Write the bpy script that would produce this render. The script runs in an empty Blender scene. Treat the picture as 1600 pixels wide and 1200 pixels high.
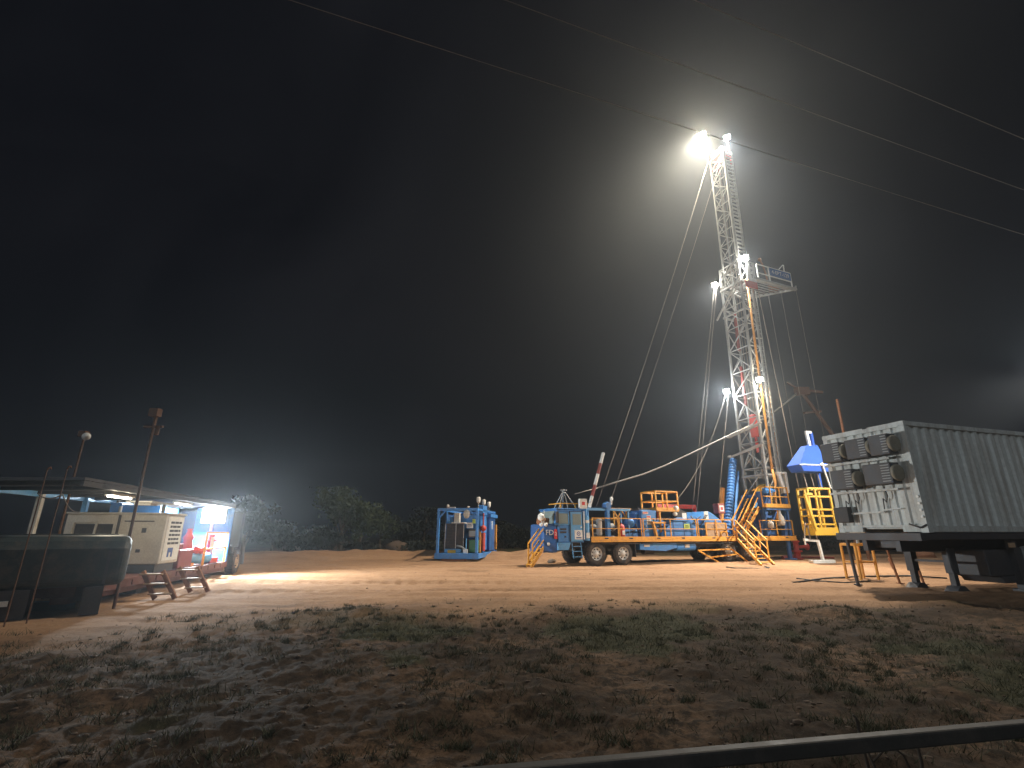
import bpy, math, random
import numpy as np
from mathutils import Vector, Matrix
random.seed(7); rng = np.random.default_rng(11)
V = Vector
D = bpy.data; col = bpy.context.scene.collection; scene = bpy.context.scene
# ------------------------------------------------------------------ camera
CAM_H, PITCH, FPX = 1.5, math.radians(17.0), 760.0
cd = D.cameras.new('camera'); cam = D.objects.new('camera', cd); col.objects.link(cam)
cam.location = (0, 0, CAM_H); cam.rotation_euler = (math.pi/2+PITCH, 0, 0)
cd.lens = FPX/1600*36; cd.sensor_width = 36; cd.clip_start = .05; cd.clip_end = 3000
scene.camera = cam
CP, SP = math.cos(PITCH), math.sin(PITCH)
def at(px, py, Y):          # a point seen at (px,py) in the 1600x1200 photo at distance Y (used to take measurements)
    e = math.atan((600-py)/FPX)+PITCH
    Z = CAM_H+Y*math.tan(e); d = Y*CP+(Z-CAM_H)*SP
    return V(((px-800)/FPX*d, Y, Z))
def gnd(px, py, z=0.0):
    a = math.atan((py-600)/FPX)-PITCH
    return at(px, py, (CAM_H-z)/math.tan(a))
# ------------------------------------------------------------------ materials
def new_mat(name):
    m = D.materials.new(name); m.use_nodes = True
    nt = m.node_tree; return m, nt, nt.nodes['Principled BSDF']
def paint(name, c, rough=.5, dirt=.35, dirtc=(.22,.15,.10), metal=0, scale=3.0, bump=.05, streak=False):
    m, nt, b = new_mat(name); N = nt.nodes.new; L = nt.links.new
    tc = N('ShaderNodeTexCoord'); mp = N('ShaderNodeMapping'); L(tc.outputs['Object'], mp.inputs[0])
    if streak: mp.inputs['Scale'].default_value = (3, 3, .35)
    n1 = N('ShaderNodeTexNoise'); n1.inputs['Scale'].default_value = scale; n1.inputs['Detail'].default_value = 8; n1.inputs['Roughness'].default_value = .7
    L(mp.outputs[0], n1.inputs['Vector'])
    r1 = N('ShaderNodeValToRGB'); r1.color_ramp.elements[0].position = .45; r1.color_ramp.elements[1].position = .75
    L(n1.outputs[0], r1.inputs[0])
    n2 = N('ShaderNodeTexNoise'); n2.inputs['Scale'].default_value = scale*9; n2.inputs['Detail'].default_value = 4
    L(tc.outputs['Object'], n2.inputs['Vector'])
    mul = N('ShaderNodeMath'); mul.operation = 'MULTIPLY'; mul.inputs[1].default_value = dirt
    L(r1.outputs[0], mul.inputs[0])
    mx = N('ShaderNodeMix'); mx.data_type = 'RGBA'
    mx.inputs[6].default_value = (*c, 1); mx.inputs[7].default_value = (*dirtc, 1)
    L(mul.outputs[0], mx.inputs[0])
    hs = N('ShaderNodeHueSaturation'); L(mx.outputs[2], hs.inputs['Color'])
    mr = N('ShaderNodeMapRange'); mr.inputs[3].default_value = .75; mr.inputs[4].default_value = 1.25
    L(n2.outputs[0], mr.inputs[0]); L(mr.outputs[0], hs.inputs['Value'])
    L(hs.outputs[0], b.inputs['Base Color'])
    mr2 = N('ShaderNodeMapRange'); mr2.inputs[3].default_value = max(.05, rough-.15); mr2.inputs[4].default_value = min(1, rough+.25)
    L(n1.outputs[0], mr2.inputs[0]); L(mr2.outputs[0], b.inputs['Roughness'])
    b.inputs['Metallic'].default_value = metal
    if bump:
        bp = N('ShaderNodeBump'); bp.inputs['Strength'].default_value = bump; bp.inputs['Distance'].default_value = .02
        L(n2.outputs[0], bp.inputs['Height']); L(bp.outputs[0], b.inputs['Normal'])
    return m
def emit(name, c, s):
    m, nt, b = new_mat(name)
    b.inputs['Base Color'].default_value = (.8,.8,.8,1)
    b.inputs['Emission Color'].default_value = (*c, 1); b.inputs['Emission Strength'].default_value = s
    return m
M = dict(
 blue=paint('blue_paint', (.045,.22,.56), .45, .5, (.13,.11,.10)),
 deepblue=paint('deep_blue_paint', (.03,.12,.34), .4, .3),
 paleblue=paint('pale_blue_paint', (.10,.33,.62), .45, .3),
 yellow=paint('yellow_paint', (.80,.37,.035), .5, .55, (.26,.15,.08), scale=5),
 lemon=paint('lemon_paint', (.62,.37,.012), .5, .25),
 white=paint('white_paint', (.74,.74,.70), .5, .3),
 mastwhite=paint('mast_white_paint', (.44,.45,.43), .5, .5, (.20,.15,.10)),
 cream=paint('cream_paint', (.55,.52,.46), .55, .35),
 red=paint('red_paint', (.50,.045,.035), .5, .35),
 darkred=paint('dark_red_paint', (.24,.035,.03), .5, .4),
 grey=paint('grey_paint', (.30,.32,.32), .55, .45, (.12,.09,.07)),
 contgrey=paint('container_paint', (.56,.59,.57), .6, .65, (.22,.15,.10), scale=1.2, streak=True),
 dark=paint('dark_steel', (.045,.045,.05), .55, .5, (.12,.09,.07)),
 darkgreen=paint('dark_green_paint', (.026,.038,.040), .55, .4),
 black=paint('black_plastic', (.02,.02,.022), .6, .3),
 steel=paint('bare_steel', (.36,.36,.35), .4, .4, metal=.7),
 rust=paint('rusty_steel', (.30,.13,.06), .8, .6, (.12,.05,.03), scale=8),
 rubber=paint('tyre_rubber', (.035,.033,.032), .85, .8, (.20,.14,.10), scale=5),
 cowl=paint('fan_cowl_paint', (.22,.20,.15), .6, .4),
 tan=paint('tan_panel', (.45,.30,.18), .7, .4),
 wire=paint('wire_rope', (.30,.26,.22), .6, .5, scale=20),
 cable=paint('overhead_cable', (.32,.31,.30), .55, .2, metal=.8, scale=2),
 hose=paint('wrapped_hose', (.17,.165,.15), .7, .7, (.10,.08,.07), scale=14),
 orangepipe=paint('orange_pipe', (.75,.33,.06), .5, .4),
 green=paint('green_paint', (.03,.15,.06), .5, .4),
 lime=paint('lime_sign', (.45,.60,.08), .5, .2),
 bark=paint('bark', (.14,.105,.075), .9, .5),
 leaf=paint('leaf', (.011,.014,.007), .85, .4, (.006,.009,.004), scale=1.5, bump=0),  # leaves of the unlit trees, their darkness put into the colour
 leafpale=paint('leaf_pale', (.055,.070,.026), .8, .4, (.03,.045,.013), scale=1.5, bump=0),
 drytwig=paint('dry_twig', (.05,.037,.028), .9, .4),
 rail=paint('rail_steel', (.05,.048,.045), .58, .4, (.15,.12,.10), scale=14),
 tarp=paint('tarp', (.05,.10,.18), .6, .6),
 ink=paint('ink', (.02,.02,.03), .6, .1, bump=0),
 redink=paint('red_ink', (.6,.04,.04), .6, .1, bump=0),
 blueink=paint('blue_ink', (.05,.10,.30), .6, .1, bump=0),
 dullrust=paint('dull_rust', (.13,.06,.032), .85, .6, (.05,.028,.02), scale=8),
 moundearth=paint('mound_earth', (.10,.065,.042), .95, .4),
 stone=paint('stone', (.26,.20,.15), .9, .4),
 hood=paint('hood_blue', (.012,.08,.42), .9, .08, (.02,.05,.2)),
 oxide=paint('oxide_primer', (.13,.045,.035), .75, .5),
 warm=emit('warm_lamp', (1,.86,.62), 220), cool=emit('cool_lamp', (.9,.96,1), 220),
 tube=emit('tube_lamp', (1,.92,.78), 26), tubec=emit('tube_lamp_cool', (.9,.97,1), 26),
)
g, nt, b = new_mat('window_glass')
b.inputs['Base Color'].default_value = (.34,.42,.40,1); b.inputs['Roughness'].default_value = .12
b.inputs['Transmission Weight'].default_value = .35; M['glass'] = g
# ------------------------------------------------------------------ mesh builder
class MB:
    def __init__(s): s.v=[]; s.f=[]; s.m=[]; s.sm=[]; s.mi=0; s.segs=[]
    def cut(s):              # what follows is a separate part of the same name
        s.segs.append((s.v,s.f,s.m,s.sm)); s.v=[]; s.f=[]; s.m=[]; s.sm=[]; s.mi=0; return s
    def add(s, vs, fs, smooth=False):
        o=len(s.v); s.v += [tuple(p) for p in vs]
        for f in fs: s.f.append([i+o for i in f]); s.m.append(s.mi); s.sm.append(smooth)
        return s
    def box(s, lo, hi):
        x0,y0,z0=lo; x1,y1,z1=hi
        vs=[(x0,y0,z0),(x1,y0,z0),(x1,y1,z0),(x0,y1,z0),(x0,y0,z1),(x1,y0,z1),(x1,y1,z1),(x0,y1,z1)]
        return s.add(vs,[(0,3,2,1),(4,5,6,7),(0,1,5,4),(1,2,6,5),(2,3,7,6),(3,0,4,7)])
    def bar(s, p, q, w, h=None, up=(0,0,1)):
        p=V(p); q=V(q); h=h or w; d=(q-p).normalized(); u=V(up)
        if abs(d.dot(u))>.98: u=V((1,0,0))
        a=d.cross(u).normalized(); c=a.cross(d)
        vs=[]
        for e in (p,q):
            for i,j in ((-1,-1),(1,-1),(1,1),(-1,1)): vs.append(e+a*i*w/2+c*j*h/2)
        return s.add(vs,[(0,3,2,1),(4,5,6,7),(0,1,5,4),(1,2,6,5),(2,3,7,6),(3,0,4,7)])
    def tube(s, p, q, r, r2=None, n=10, caps=True):
        p=V(p); q=V(q); r2=r if r2 is None else r2; d=(q-p).normalized(); u=V((0,0,1))
        if abs(d.dot(u))>.98: u=V((1,0,0))
        a=d.cross(u).normalized(); c=a.cross(d)
        ring=lambda e,rr:[e+(a*math.cos(2*math.pi*k/n)+c*math.sin(2*math.pi*k/n))*rr for k in range(n)]
        A=ring(p,r); B=ring(q,r2)
        s.add(A+B,[(k,(k+1)%n,n+(k+1)%n,n+k) for k in range(n)],True)
        if caps: s.add(A,[tuple(range(n))[::-1]]); s.add(B,[tuple(range(n))])
        return s
    def path(s, pts, r, n=6, radii=None):
        pts=[V(p) for p in pts]; rings=[]; u=V((0,0,1)); m=len(pts)
        for i,p in enumerate(pts):
            d=(pts[min(i+1,m-1)]-pts[max(i-1,0)]).normalized()
            uu=u if abs(d.dot(u))<.98 else V((1,0,0))
            a=d.cross(uu).normalized(); c=a.cross(d); rr=radii[i] if radii else r
            rings += [p+(a*math.cos(2*math.pi*k/n)+c*math.sin(2*math.pi*k/n))*rr for k in range(n)]
        fs=[(i*n+k,i*n+(k+1)%n,(i+1)*n+(k+1)%n,(i+1)*n+k) for i in range(m-1) for k in range(n)]
        fs += [tuple(range(n))[::-1], tuple((m-1)*n+k for k in range(n))]
        return s.add(rings,fs,True)
    def prism(s, poly, ext):
        n=len(poly); e=V(ext); A=[V(p) for p in poly]; B=[p+e for p in A]
        nrm=(A[1]-A[0]).cross(A[2]-A[1])
        fl = nrm.dot(e)>0
        f=[tuple(range(n))[::-1],tuple(range(n,2*n))]+[(k,(k+1)%n,n+(k+1)%n,n+k) for k in range(n)]
        if not fl: f=[tuple(reversed(x)) for x in f]
        return s.add(A+B,f)
    def lathe(s, prof, c, axis=(0,0,1), n=24):
        c=V(c); d=V(axis).normalized(); u=V((0,0,1)) if abs(d.z)<.9 else V((1,0,0))
        a=d.cross(u).normalized(); e=a.cross(d); vs=[]; m=len(prof)
        for r,z in prof:
            vs += [c+d*z+(a*math.cos(2*math.pi*k/n)+e*math.sin(2*math.pi*k/n))*r for k in range(n)]
        fs=[(i*n+k,i*n+(k+1)%n,(i+1)*n+(k+1)%n,(i+1)*n+k) for i in range(m-1) for k in range(n)]
        return s.add(vs,fs,True)
    def text(s, txt, size, org, xd, yd):
        cu=D.curves.new('lettering','FONT'); cu.body=txt; cu.size=size; cu.align_x='CENTER'; cu.align_y='CENTER'; cu.resolution_u=2
        ob=D.objects.new('lettering',cu); col.objects.link(ob)
        me=D.meshes.new_from_object(ob); D.objects.remove(ob); D.curves.remove(cu)
        org,xd,yd=V(org),V(xd),V(yd)
        s.add([org+xd*q.co.x+yd*q.co.y for q in me.vertices],[tuple(p.vertices) for p in me.polygons]); D.meshes.remove(me)
        return s
def mesh_obj(name, mb, mats, parent=None, bevel=0, label=None):
    if mb.segs:
        first=None
        for sg in mb.segs+[(mb.v,mb.f,mb.m,mb.sm)]:
            if sg[1]:
                k=MB(); k.v,k.f,k.m,k.sm=sg; o=mesh_obj(name,k,mats,parent,bevel,label); first=first or o
        return first
    me=D.meshes.new(name); me.from_pydata(mb.v,[],mb.f)
    for m in (mats if isinstance(mats,(list,tuple)) else [mats]): me.materials.append(M[m] if isinstance(m,str) else m)
    me.polygons.foreach_set('material_index', mb.m); me.polygons.foreach_set('use_smooth', mb.sm); me.update()
    o=D.objects.new(name,me); col.objects.link(o); o.parent=parent
    if bevel:
        bv=o.modifiers.new('bevel','BEVEL'); bv.width=bevel; bv.segments=2; bv.limit_method='ANGLE'
    if label: o['label']=label
    return o
def tag(o, label, cat, group=None, kind=None):
    if label: o['label']=label
    if cat: o['category']=cat
    if group: o['group']=group
    if kind: o['kind']=kind
    return o
def thing(name, loc, rz, label, cat, group=None):
    o=D.objects.new(name,None); col.objects.link(o); o.location=loc; o.rotation_euler=(0,0,rz); o.empty_display_size=.2
    return tag(o,label,cat,group)
def local(root, p):         # world point -> coordinates of a thing's own frame
    m=Matrix.Translation(root.location) @ Matrix.Rotation(root.rotation_euler.z,4,'Z')
    return m.inverted() @ V(p)
def lamp(kind, loc, power, color, parent, size=.12, target=None, cone=120, blend=1.0, name='lamp_light'):
    l=D.lights.new(name,kind); l.energy=power; l.color=color; l.shadow_soft_size=size
    o=D.objects.new(name,l); col.objects.link(o); o.parent=parent; o.location=loc
    if kind=='SPOT':
        l.spot_size=math.radians(cone); l.spot_blend=blend
        o.rotation_euler=(V(target)-V(loc)).to_track_quat('-Z','Y').to_euler()
    return o
# ------------------------------------------------------------------ noise
def vnoise(x, y, seed):
    xi=np.floor(x).astype(np.int64); yi=np.floor(y).astype(np.int64); fx=x-xi; fy=y-yi
    fx=fx*fx*(3-2*fx); fy=fy*fy*(3-2*fy)
    def h(a,b_):
        n=(a*374761393+b_*668265263+seed*1442695041)&0xffffffff
        n=((n^(n>>13))*1274126177)&0xffffffff; n=n^(n>>16)
        return (n&0xffff)/65535.0
    return (h(xi,yi)*(1-fx)+h(xi+1,yi)*fx)*(1-fy)+(h(xi,yi+1)*(1-fx)+h(xi+1,yi+1)*fx)*fy
def fbm(x,y,seed,oct=5,gain=.5):
    t=0; a=1; s=0
    for i in range(oct):
        t=t+a*vnoise(x*2**i+i*17.3,y*2**i-i*9.1,seed+i); s+=a; a*=gain
    return t/s
def sstep(a,b_,x):
    t=np.clip((x-a)/(b_-a),0,1); return t*t*(3-2*t)
# ------------------------------------------------------------------ ground
def pad_mask(x,y):           # 1 on the graded sand pad, 0 in the scrub
    edge=11.5+.02*x+np.maximum(-5.0,.8*np.minimum(x+2.0,0))+2.6*(fbm(x*.22,y*.25,3)-.5)*2+1.6*(fbm(x*.9,y*1.1,4)-.5)
    return sstep(-2.4,2.6,y-edge)*(1-sstep(31,34,y+.10*np.abs(x+2)+2*(fbm(x*.2,y*.2,5)-.5)-.32*np.maximum(x,0)))
def grass_mask(x,y):
    n=fbm(x*.55,y*.55,21,4)
    band=1-pad_mask(x,y)
    return sstep(.55,.63,n)*band
def height(x,y):
    p=pad_mask(x,y); s=1-p
    near=(y<22)
    z=s*near*((fbm(x*.9,y*.9,31,3)-.5)*.16+(np.abs(fbm(x*2.8,y*2.8,41,5,.55)-.5))*.13+(fbm(x*8,y*8,45,4,.65)-.5)*.055)
    for (y0,cu,tl,k) in ((16.2,.010,.035,0),(18.3,.010,.035,1),(14.3,-.006,.02,2),(21.5,.012,-.05,3),(23.3,.012,-.05,4)):
        yc=y0+cu*(x-2)**2*.6+tl*x; d=(y-yc)/.26
        z=z-p*.055*np.exp(-d**4)*(.7+.3*np.sin(x*14+k))+p*.03*np.exp(-((np.abs(d)-1.5)/.5)**2)
    rg=np.exp(-((y-10.6)/1.3)**2)*s*near
    z=z+rg*(.05+.34*np.clip(fbm(x*.8,y*.9,71,4)-.48,0,1))
    z=z+p*((fbm(x*.5,y*1.6,51,4)-.5)*.06+(fbm(x*6,y*6,53,3)-.5)*.035+(fbm(x*1.2,y*5.5,54,4)-.5)*.05)
    # ruts pressed along the pad, and its raised far lip
    z=z+p*.03*np.sin(y*4.2+x*.25+2*fbm(x*.15,y*.4,57))*sstep(.45,.6,fbm(x*.12,y*.5,59))
    bank=np.exp(-((y-31.5-.05*x)/1.6)**2)*sstep(-22,-14,x)*(1-sstep(3,8,x))
    z=z+bank*(.42+.4*(fbm(x*.8,y*.8,61,4)-.5))
    far=sstep(34,44,y)
    z=z+far*(fbm(x*.3,y*.3,63)-.5)*.5

    return z
def build_ground():
    front=np.radians(np.linspace(-82,82,640)); back=np.radians(np.linspace(88,272,40))
    th=np.concatenate([front,back]); nr=460
    r=np.concatenate([[.3,.8],np.geomspace(1.4,60,nr),np.geomspace(64,420,14)])
    R,T=np.meshgrid(r,th,indexing='ij'); x=R*np.sin(T); y=R*np.cos(T)
    z=height(x,y)*np.where(R<61,1,.3)
    nR,nT=x.shape; co=np.stack([x,y,z],-1).reshape(-1,3)
    idx=np.arange(nR*nT).reshape(nR,nT); nx=np.roll(idx,-1,1)
    q=np.stack([idx[:-1],idx[1:],nx[1:],nx[:-1]],-1).reshape(-1,4)
    me=D.meshes.new('ground'); me.vertices.add(len(co)); me.vertices.foreach_set('co',co.ravel())
    me.loops.add(len(q)*4); me.loops.foreach_set('vertex_index',q.ravel().astype(np.int32))
    me.polygons.add(len(q)); me.polygons.foreach_set('loop_start',np.arange(0,len(q)*4,4,dtype=np.int32))
    me.polygons.foreach_set('use_smooth',np.ones(len(q),bool)); me.update(); me.validate()
    for nm,fn in (('pad',pad_mask),('turf',grass_mask)):
        at_=me.attributes.new(nm,'FLOAT','POINT'); at_.data.foreach_set('value',fn(x,y).ravel().astype(np.float32))
    if me.polygons[0].normal.z<0: me.flip_normals()
    m,nt,b=new_mat('bare_soil'); N=nt.nodes.new; L=nt.links.new
    tc=N('ShaderNodeTexCoord')
    def noise(sc,det=6,ro=.6,vec=None):
        n=N('ShaderNodeTexNoise'); n.inputs['Scale'].default_value=sc; n.inputs['Detail'].default_value=det; n.inputs['Roughness'].default_value=ro
        L(vec or tc.outputs['Object'],n.inputs['Vector']); return n.outputs[0]
    def ramp(v,stops):
        rr=N('ShaderNodeValToRGB'); e=rr.color_ramp.elements
        while len(e)<len(stops): e.new(.5)
        for i,(p,c) in enumerate(stops): e[i].position=p; e[i].color=(*c,1)
        L(v,rr.inputs[0]); return rr.outputs[0]
    def mix(f,a,b_,mode='MIX'):
        k=N('ShaderNodeMix'); k.data_type='RGBA'; k.blend_type=mode
        if isinstance(f,float): k.inputs[0].default_value=f
        else: L(f,k.inputs[0])
        L(a,k.inputs[6]); L(b_,k.inputs[7]); return k.outputs[2]
    st=N('ShaderNodeMapping'); st.inputs['Scale'].default_value=(.35,1.6,1); st.inputs['Rotation'].default_value=(0,0,.12); L(tc.outputs['Object'],st.inputs[0])
    padc=ramp(noise(.8,8,.7,st.outputs[0]),[(.30,(.15,.075,.036)),(.42,(.28,.155,.082)),(.56,(.38,.225,.125)),(.70,(.21,.11,.053))])
    padc=mix(.5,padc,ramp(noise(14,5,.7),[(.3,(.20,.105,.052)),(.7,(.38,.235,.135))]))
    padc=mix(ramp(noise(.32,6,.7),[(.56,(0,0,0)),(.70,(.65,.65,.65))]),padc,ramp(noise(5,4,.6),[(.3,(.06,.036,.022)),(.7,(.15,.085,.045))]))
    soil=ramp(noise(2.2,8,.72),[(.3,(.022,.014,.010)),(.45,(.10,.058,.034)),(.57,(.20,.122,.072)),(.70,(.34,.23,.145))])
    soil=mix(.40,soil,ramp(noise(26,5,.75),[(.35,(.012,.009,.006)),(.68,(.27,.175,.11))]))
    soil=mix(ramp(noise(5.5,7,.75),[(.42,(0,0,0)),(.52,(.85,.85,.85)),(.75,(1,1,1))]),ramp(noise(40,3,.6),[(.3,(.012,.010,.006)),(.7,(.05,.035,.022))]),soil)
    soil=mix(ramp(noise(.55,4,.6),[(.40,(0,0,0)),(.55,(.9,.9,.9))]),soil,ramp(noise(7,6,.7),[(.35,(.016,.012,.009)),(.65,(.055,.036,.022))]))
    turf=ramp(noise(9,6,.75),[(.3,(.016,.017,.008)),(.55,(.045,.044,.02)),(.75,(.10,.08,.042))])
    a1=N('ShaderNodeAttribute'); a1.attribute_name='pad'; a2=N('ShaderNodeAttribute'); a2.attribute_name='turf'
    L(mix(a1.outputs['Fac'],mix(a2.outputs['Fac'],soil,turf),padc),b.inputs['Base Color'])
    b.inputs['Roughness'].default_value=.95; b.inputs['Specular IOR Level'].default_value=.15
    bp=N('ShaderNodeBump'); bp.inputs['Strength'].default_value=.6; bp.inputs['Distance'].default_value=.03
    L(noise(22,8,.75),bp.inputs['Height']); L(bp.outputs[0],b.inputs['Normal'])
    me.materials.append(m)
    o=D.objects.new('ground',me); col.objects.link(o); o['kind']='structure'; return o
build_ground()
def gz(x,y): return float(height(np.array([x]),np.array([y]))[0])
def np_mesh(name, co, faces, mat, k):
    me=D.meshes.new(name); me.vertices.add(len(co)); me.vertices.foreach_set('co',np.asarray(co,dtype=np.float32).ravel())
    n=len(faces); me.loops.add(n*k); me.loops.foreach_set('vertex_index',np.asarray(faces,dtype=np.int32).ravel())
    me.polygons.add(n); me.polygons.foreach_set('loop_start',np.arange(0,n*k,k,dtype=np.int32)); me.update(); me.validate()
    me.materials.append(mat); return me
def build_grass():
    n=420000
    ang=rng.uniform(-math.radians(56),math.radians(56),n); rr=np.sqrt(rng.uniform(3.0**2,15.0**2,n))
    x=rr*np.sin(ang); y=rr*np.cos(ang); gm=grass_mask(x,y)*(1-pad_mask(x,y))
    keep=rng.random(n)<gm*np.clip(1.15-y*.09,.05,1)*.55+.012*(1-pad_mask(x,y)); x=x[keep]; y=y[keep]; n=len(x); z=height(x,y)-.01
    nc=1500; ca=rng.uniform(-math.radians(54),math.radians(54),nc); cr=np.sqrt(rng.uniform(2.9**2,12.0**2,nc)); cx=cr*np.sin(ca); cy=cr*np.cos(ca)
    ck=rng.random(nc)<(1-pad_mask(cx,cy))*(.25+.75*(fbm(cx*.6,cy*.6,81,3)>.48)); cx=cx[ck]; cy=cy[ck]
    k=rng.integers(0,len(cx),len(cx)*70); rad=(.03+.11*rng.random(len(cx))**2)[k]
    x=np.concatenate([x,cx[k]+rng.normal(0,1,len(k))*rad]); y=np.concatenate([y,cy[k]+rng.normal(0,1,len(k))*rad]); n=len(x); z=height(x,y)-.01
    h=rng.gamma(3,.013,n)+.012; w=.0025+.0035*rng.random(n); a=rng.uniform(0,2*math.pi,n); la=rng.uniform(0,2*math.pi,n); ln=h*rng.uniform(.2,1.3,n)
    p0=np.stack([x-np.cos(a)*w,y-np.sin(a)*w,z],-1); p1=np.stack([x+np.cos(a)*w,y+np.sin(a)*w,z],-1)
    p2=np.stack([x+np.cos(la)*ln,y+np.sin(la)*ln,z+h],-1)
    co=np.stack([p0,p1,p2],1).reshape(-1,3); f=np.arange(3*n).reshape(-1,3)
    o=D.objects.new('grass',np_mesh('grass',co,f,paint('grass_blade',(.045,.050,.020),.7,.9,(.15,.11,.06),scale=2,bump=0),3)); col.objects.link(o)
    tag(o,'short sparse dark grass tufts over the brown foreground soil','grass',kind='stuff')
build_grass()
def build_clods():
    base=np.array([(0,0,1),(.89,0,.45),(.28,.85,.45),(-.72,.53,.45),(-.72,-.53,.45),(.28,-.85,.45),(.72,.53,-.45),(-.28,.85,-.45),(-.89,0,-.45),(-.28,-.85,-.45),(.72,-.53,-.45),(0,0,-1)])
    F=np.array([(0,1,2),(0,2,3),(0,3,4),(0,4,5),(0,5,1),(1,6,2),(2,7,3),(3,8,4),(4,9,5),(5,10,1),(6,7,2),(7,8,3),(8,9,4),(9,10,5),(10,6,1),(11,7,6),(11,8,7),(11,9,8),(11,10,9),(11,6,10)])
    n=9500; ang=rng.uniform(-math.radians(56),math.radians(56),n); rr=np.sqrt(rng.uniform(2.8**2,24.0**2,n)); x=rr*np.sin(ang); y=rr*np.cos(ang)
    pm=pad_mask(x,y); keep=rng.random(n)<(.035+.965*(1-pm)); x=x[keep]; y=y[keep]; n=len(x); z=height(x,y)
    s=np.minimum(rng.gamma(1.3,.007,n)+.004,.035)
    co=base[None]*(1+.35*(rng.random((n,12,3))-.5))*s[:,None,None]*np.array([1.3,1.1,.55])+np.stack([x,y,z],-1)[:,None]
    f=F[None]+12*np.arange(n)[:,None,None]
    o=D.objects.new('soil_clods',np_mesh('soil_clods',co.reshape(-1,3),f.reshape(-1,3),paint('clod',(.09,.058,.038),.95,.6,(.17,.115,.08),scale=4,bump=0),3)); col.objects.link(o)
    tag(o,'small brown clods and pebbles scattered over the ground','soil',kind='stuff')
build_clods()

# ================================================================== DRILLING RIG
RA=math.radians(23.3)
rig=thing('drilling_rig',(4.07,24.6,0),RA,'blue and yellow truck mounted drilling rig with its tall white lattice mast raised','drilling rig')
def P(name,mb,mat,bevel=0,parent=None,label=None): return mesh_obj(name,mb,mat,parent or rig,bevel,label)
# --- chassis and wheels
b=MB(); b.box((-2.3,.55,.75),(13.6,.8,1.05)); b.box((-2.3,1.75,.75),(13.6,2.0,1.05))
for u in (-1.6,-.6,.8,2.6,4.4,6.2,7.6,9.2,11,12.8): b.box((u,.8,.8),(u+.12,1.75,1.0))
for u in (0,1.54,8.46,9.96): b.tube((u,.3,.52),(u,2.3,.52),.09)
P('chassis',b,'dark')
def wheel(parent,c,r,w,axis,rimmat='white',hub=True):
    c=V(c); ax=V(axis)
    t=MB(); ri=r*.56
    t.lathe([(ri,-w*.5),(ri+.03,-w*.52),(r*.86,-w*.52),(r*.95,-w*.44),(r,-w*.3),(r,w*.3),(r*.95,w*.44),(r*.86,w*.52),(ri+.03,w*.52),(ri,w*.5),(ri,-w*.5)],c,ax,28)
    for k in range(40):          # tread lugs
        a=2*math.pi*k/40; u=V((0,0,1)) if abs(ax.z)<.9 else V((1,0,0)); a1=ax.cross(u).normalized(); a2=a1.cross(ax)
        d=a1*math.cos(a)+a2*math.sin(a); s=.12 if k%2 else -.12
        t.bar(c+d*(r+.008)+ax*w*(-.42+s*.2),c+d*(r+.008)+ax*w*(.42+s*.2),.055,.035,up=d)
    wh=D.objects.new('wheel',None); col.objects.link(wh); wh.parent=parent; wh.empty_display_size=.1
    mesh_obj('tyre',t,'rubber',wh)
    m=MB(); m.lathe([(ri,-w*.5),(ri*.97,-w*.42),(ri*.9,-w*.30),(ri*.55,-w*.22),(ri*.52,-w*.34),(ri*.36,-w*.36),(ri*.34,-w*.5),(.001,-w*.5)],c,ax,28)
    m.mi=1
    for k in range(8):
        a=2*math.pi*(k+.5)/8; u=V((0,0,1)); a1=ax.cross(u).normalized(); a2=a1.cross(ax); d=a1*math.cos(a)+a2*math.sin(a)
        m.tube(c+d*ri*.73-ax*w*.40,c+d*ri*.73-ax*w*.18,ri*.11,n=8)
        m.tube(c+d*ri*.45-ax*w*.38,c+d*ri*.45-ax*w*.34,ri*.045,n=6)
    mesh_obj('rim',m,[rimmat,'black'],wh)
    return wh
for u in (0,1.54,8.46,9.96):
    wheel(rig,(u,.2,.53),.535,.34,(0,1,0)); wheel(rig,(u,2.35,.53),.535,.34,(0,-1,0))

b=MB(); b.box((2.25,.02,.35),(2.28,.45,1.0)); b.cut(); b.box((10.72,.02,.35),(10.75,.45,1.0)); P('mud_flap',b,'black')
# --- deck
b=MB(); b.box((-.3,0,1.06),(13.75,2.5,1.14)); P('deck',b,'dark')
b=MB(); b.box((-.3,-.03,1.14),(9.05,0,1.32)); b.box((10.35,-.03,1.14),(13.75,0,1.32)); b.box((13.75,-.03,1.12),(13.79,2.5,1.36))
b.bar((-.3,-.05,1.10),(9.05,-.05,1.10),.07); b.bar((10.35,-.05,1.1),(13.78,-.05,1.1),.07); tb=P('toe_board',b,'yellow',.006)
b=MB()
for u in (.45,1.9,3.6,5.2,7.3,8.3,11.2,12.9): b.box((u,-.034,1.20),(u+.22,-.031,1.26)); b.cut()
P('drain_slot',b,'black',parent=tb)
for k,(u0,u1,z,dz) in enumerate(((.1,1.9,1.95,.35),(1.0,2.5,1.7,.3),(2.5,3.2,1.9,.4),(3.7,4.6,2.2,.5),(5.0,6.9,2.3,.35),(6.2,7.3,2.4,.5),(8.2,10.2,1.9,.5),(9.2,11.2,1.7,.3),(10.6,11.9,2.2,.5),(11.4,12.4,2.6,.6))):
    pts=[V((u0+(u1-u0)*t/8,.28+.08*math.sin(k*2+t),z-dz*4*(t/8)*(1-t/8)+.05*math.sin(k+t*1.3))) for t in range(9)]
    b=MB(); b.path(pts,.028,6); P('hydraulic_hose',b,'black')
for k,(u0,u1,z) in enumerate(((-.2,2.5,1.0),(2.6,6.4,1.01),(6.4,9.0,.98))):
    b=MB(); b.path([V((u0+(u1-u0)*t/10,-.02,z-.03*abs(math.sin(t*1.1+k)))) for t in range(11)],.025,6); P('air_line',b,'black')
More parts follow.
